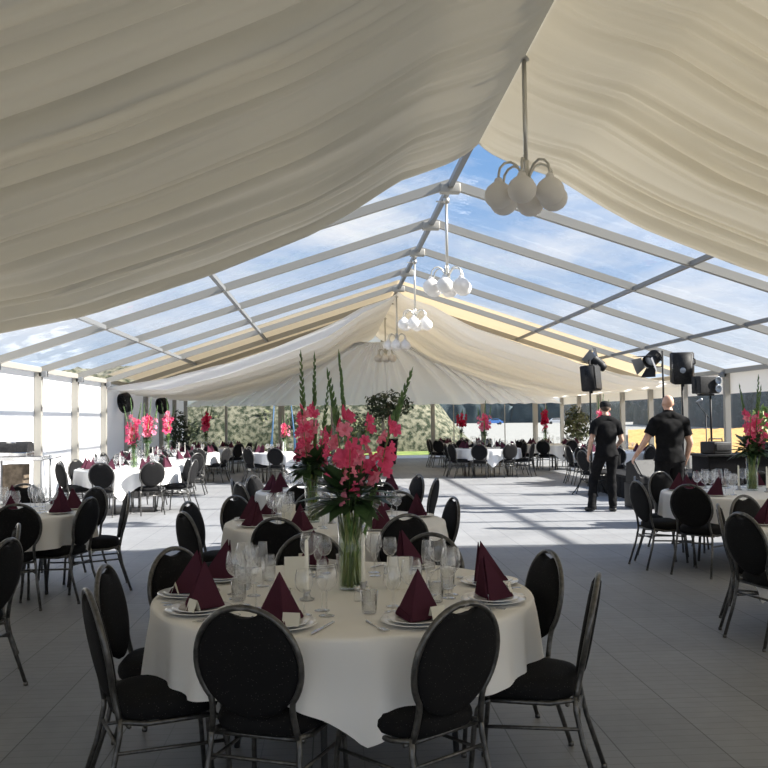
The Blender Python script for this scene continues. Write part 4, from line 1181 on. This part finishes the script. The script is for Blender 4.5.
# ------------------------------------------------------------------ left side: trolley, wall drums
t = empty('serving_trolley', (-5.12, 14.7, 0)); tag(t, 'steel serving trolley against the bright left wall', 'trolley')
for z in (.30, 1.0):
    b = MB(); b.box((0,0,z), (.85,.5,.03), bev=.008); b.box((0,-.25,z+.02), (.85,.015,.05)); b.box((0,.25,z+.02), (.85,.015,.05)); b.build('shelf', M_['steel'], t)
for sx in (-1,1):
    for sy in (-1,1):
        b = MB(); b.tube([(sx*.40,sy*.22,.10),(sx*.40,sy*.22,1.06)], .020, 8); lg = b.build('leg', M_['alu_dark'], t)
        b = MB(); b.lathe([(0,-.018),(.05,-.018),(.055,0),(.05,.018),(0,.018)], 16, Matrix.Translation((sx*.40,sy*.22,.055)) @ Matrix.Rotation(R_(90),4,'X')); b.build('caster', M_['rubber'], lg)
b = MB(); b.tube([(.42,-.2,1.0),(.58,-.2,1.03),(.58,.2,1.03),(.42,.2,1.0)], .014, 8); b.build('handle', M_['silver'], t)
t = empty('chafing_dish', (-5.22, 14.7, 1.017)); tag(t, 'dark round-lidded chafing dish on top of the steel trolley', 'dish')
b = MB(); b.box((0,0,.06), (.50,.36,.09), bev=.02)
for sx in (-1,1):
    for sy in (-1,1): b.tube([(sx*.2,sy*.14,0),(sx*.2,sy*.14,.06)], .012, 6)
b.build('pan', M_['steel'], t)
b = MB(); b.grid(9, 12, lambda i, j: ((-.25+.5*j/11), -.18*math.cos(PI*i/8), .11+.17*math.sin(PI*i/8)**.8))
for s in (-1,1): b.add([(s*.25,0,.11)]+[(s*.25,-.18*math.cos(PI*i/8), .11+.17*math.sin(PI*i/8)**.8) for i in range(9)], [(0,i+1,i+2) for i in range(8)], False)
b.build('lid', M_['black_plastic'], t)
b = MB(); b.tube([(-.07,-.14,.24),(-.07,-.19,.26),(.07,-.19,.26),(.07,-.14,.24)], .009, 6); b.build('lid_handle', M_['steel'], t)
b = MB(); b.box((0,0,.3), (.34,.3,.6), bev=.012); b.box((0,-.155,.3), (.30,.01,.5))
o = b.build('drinks_crate', M_['bark']); o.location = (-5.2,14.7,.32); tag(o, 'brown crate on the lower shelf of the steel trolley', 'crate')
for u, Y, lb in ((121, 24.2, 'nearer'), (160, 29.4, 'farther')):
    t = empty('wall_fan', (XL+.16, Y, 2.12)); t.rotation_euler = (R_(12),0,R_(-50)); tag(t, '%s black drum fan mounted high on the left wall' % lb, 'fan', 'drum fans on the left wall')
    Mx = Matrix.Rotation(R_(90),4,'X')
    b = MB(); b.lathe([(.24,-.10),(.27,-.10),(.27,.10),(.24,.10),(.235,0),(.24,-.10)], 24, Mx); b.build('drum', M_['black_plastic'], t)
    b = MB()
    for r in (.06,.12,.18,.23): b.tube([(r*math.cos(a*PI/10),-.09,r*math.sin(a*PI/10)) for a in range(20)], .005, 5, closed=True)
    for a in range(8): b.tube([(0,-.09,0),(.245*math.cos(a*PI/4),-.09,.245*math.sin(a*PI/4))], .005, 5)
    b.build('guard', M_['black_plastic'], t)
    b = MB()
    for a in range(4):
        c, s = math.cos(a*PI/2), math.sin(a*PI/2)
        b.slab([(c*.03,-.02,s*.03),(c*.2-s*.06,-.03,s*.2+c*.06),(c*.21+s*.04,.03,s*.21-c*.04)], (0,1,0), .006)
    b.ball((0,0,0), .05); b.build('blades', M_['black'], t)
    b = MB(); b.tube([(-.27,0,0),(-.30,.05,0),(-.1,.14,0),(.1,.14,0),(.30,.05,0),(.27,0,0)], .014, 6); b.build('bracket', M_['black_plastic'], t)

# ------------------------------------------------------------------ outside
b = MB(); b.add([(-120,YG+.3,-.06),(300,YG+.3,-.06),(300,400,-.06),(-120,400,-.06)], [(0,1,2,3)], False)
b.add([(XRT+.2,-40,-.06),(300,-40,-.06),(300,YG+.3,-.06),(XRT+.2,YG+.3,-.06)], [(0,1,2,3)], False)
b.add([(-120,-40,-.06),(XL-.2,-40,-.06),(XL-.2,YG+.3,-.06),(-120,YG+.3,-.06)], [(0,1,2,3)], False)
b.add([(XL-.2,-40,-.06),(XRT+.2,-40,-.06),(XRT+.2,YB,-.06),(XL-.2,YB,-.06)], [(0,1,2,3)], False)
struct(b.build('ground', M_['gravel']))
b = MB(); b.grid(40, 6, lambda i, j: (-24+32*i/39, 38.6+3.4*j/5, .0+.10*j/5+.05*noise.noise(Vector((i*.7,j,0))))); o = b.build('grass_strip', M_['grass'])
tag(o, 'green grass strip along the foot of the bank', 'grass', kind='stuff')
def bank(i, j):
    x = -26+34*i/120; u = j/20; y = 41.0+6*u
    fall = max(0, min(1, (8.0-x)/4.6)); fall = fall*fall*(3-2*fall)
    h = 4.2*fall*min(1, u*1.9)**.6
    nz = noise.noise(Vector((x*.6, y*.6, h*.6)))*.40 + noise.noise(Vector((x*1.9, y*1.9, h*1.7)))*.22
    return (x, y+nz*.7, max(-.05, h+nz*fall*(.3+u)))
b = MB(); b.grid(121, 21, bank); tag(b.build('earth_bank', M_['bank']), 'overgrown stony bank outside the far left windows', 'bank')
rnd = random.Random(77)
sp = ['leftmost of all','second from the left','third from the left','fourth from the left','fifth from the left','sixth from the left','seventh from the left','eighth from the left','ninth from the left','tenth from the left','rightmost of all']
for i in range(11):
    x = -6.6+1.06*i+rnd.uniform(-.2,.2); y = 41.4+rnd.uniform(0,1.1); rz_ = rnd.uniform(.5,.85)
    t = empty('bush', (x, y, .1)); tag(t, 'scrubby olive bush on the bank outside, ' + sp[i], 'bush', 'bushes on the bank')
    fo = leaf_ball(260, rnd.uniform(.6,.8), .5, rz_, .12, 30+i).build('foliage', M_['bush'], t); fo.location = (0,0,.35+rz_+rnd.uniform(0,.35)); fo['kind'] = 'stuff'
    b = MB()
    for q in range(4):
        a = q*1.6+i; b.tube([(0,0,-.05),(.1*math.cos(a),.1*math.sin(a),.5),(.35*math.cos(a),.25*math.sin(a),1.0)], [.025,.018,.006], 6)
    b.build('stems', M_['bark'], t)
def forest(name, pts, hgt, dep, label):
    b = MB(); n = 160
    P = [Vector((*p,0)) for p in pts]
    def fn(i, j):
        s = i/(n-1)*(len(P)-1); k_ = min(int(s), len(P)-2); c = P[k_].lerp(P[k_+1], s-k_)
        d = (P[k_+1]-P[k_]).normalized(); nrm = Vector((-d.y, d.x, 0)); a = PI*j/16
        h = hgt*(.78+.30*noise.noise(Vector((i*.35,1,0)))+.2*noise.noise(Vector((i*.9,3,0))))
        q = c + nrm*(dep*math.cos(a)*.5) + Vector((0,0,h*math.sin(a)**.55))
        w = noise.noise_vector(q*.35)*1.3
        return q+w if 0 < j < 16 else q-Vector((0,0,.3))
    b.grid(n, 17, fn); tag(b.build(name, M_['forest']), label, 'forest')
forest('forest', [(-30,300),(60,290),(150,260)], 15, 20, 'dark forest edge along the horizon behind the parked cars')
forest('forest', [(66,175),(56,100),(50,60),(48,25)], 9, 9, 'dark blue-green forest beyond the wheat field on the right')
def wheat(i, j, zz=None):
    y = 15+62*j/69; x0 = max(11.6, .345*y); x = x0 + (40-x0)*i/59
    return (x, y, zz if zz is not None else .42+.10*noise.noise(Vector((x*.8,y*.8,0)))+.07*noise.noise(Vector((x*3.1,y*3.1,4))))
b = MB(); b.grid(60, 70, wheat)
b.grid(2, 70, lambda i, j: wheat(0, j, None if i else -.06)); b.grid(60, 2, lambda i, j: wheat(i, 0, None if j else -.06))
tag(b.build('wheat_field', M_['wheat']), 'ripe golden wheat field outside the right wall windows', 'field', kind='stuff')
def car(x, y, rz, m, label):
    t = empty('car', (x,y,-.05)); t.rotation_euler = (0,0,rz); tag(t, label, 'car')
    b = MB(); prof = [(-2.1,.35),(-2.15,.8),(-1.5,.95),(-.9,1.42),(.9,1.45),(1.7,.95),(2.15,.8),(2.15,.35)]
    for a, c in ((-.85,.85),):
        vs = [(px_, s*.85*(1 if pz_ < 1 else .82), pz_) for s in (-1,1) for px_, pz_ in prof]; n = len(prof)
        b.add(vs, [tuple(range(n)), tuple(reversed(range(n,2*n)))] + [(i,i+n,(i+1) % n+n,(i+1) % n) for i in range(n)], False)
    b.build('body', M_[m], t)
    b = MB()
    for s in (-1,1): b.slab([(-1.25,s*.82,1.0),(1.35,s*.82,1.0),(.8,s*.735,1.37),(-.85,s*.735,1.37)], (0,s,.2), .02)
    b.build('windows', M_['window_dark'], t)
    for px_ in (-1.35,1.35):
        for s in (-1,1):
            b = MB(); b.lathe([(0,-.1),(.25,-.1),(.33,-.08),(.33,.08),(.25,.1),(0,.1)], 18, Matrix.Translation((px_,s*.78,.33)) @ Matrix.Rotation(R_(90),4,'X')); b.build('wheel', M_['rubber'], t)
p = atY(494, 421, 215); car(p.x, 215, R_(8), 'car_blue', 'tiny blue car far outside the end windows')
p = atY(556, 421, 215); car(p.x, 215, R_(-6), 'car_white', 'tiny white car far outside the end windows')
for u0, u1, lb in ((274,270,'left'),(291,296,'right')):
    a, c = atY(u0, 405, 37.2), atY(u1, 445, 37.2); c.z = -.06; b = MB()
    b.slab([a+Vector((-.02,0,0)), a+Vector((.03,0,0)), a.lerp(c,.55)+Vector((.05,0.05,0)), c+Vector((.10,0,0)), c+Vector((-.08,0,0)), a.lerp(c,.55)+Vector((-.02,.05,0))], (0,1,0), .03)
    b.tube([a+Vector((0,0,.02)), a.lerp(c,.5)+Vector((.02,-.05,0)), c], .02, 6)
    o = b.build('tarpaulin_strap', M_['blue']); tag(o, 'blue strap hanging outside, %s of the wide end-wall post' % lb, 'strap', 'blue straps outside')

# ------------------------------------------------------------------ render look
scn.view_settings.view_transform = 'Standard'; scn.view_settings.look = 'None'
scn.view_settings.gamma = 1; scn.view_settings.use_curve_mapping = False; scn.view_settings.exposure = 0.12
scn.cycles.use_denoising = True
scn.cycles.max_bounces = 12; scn.cycles.diffuse_bounces = 6; scn.cycles.transparent_max_bounces = 48
scn.cycles.sample_clamp_indirect = 6
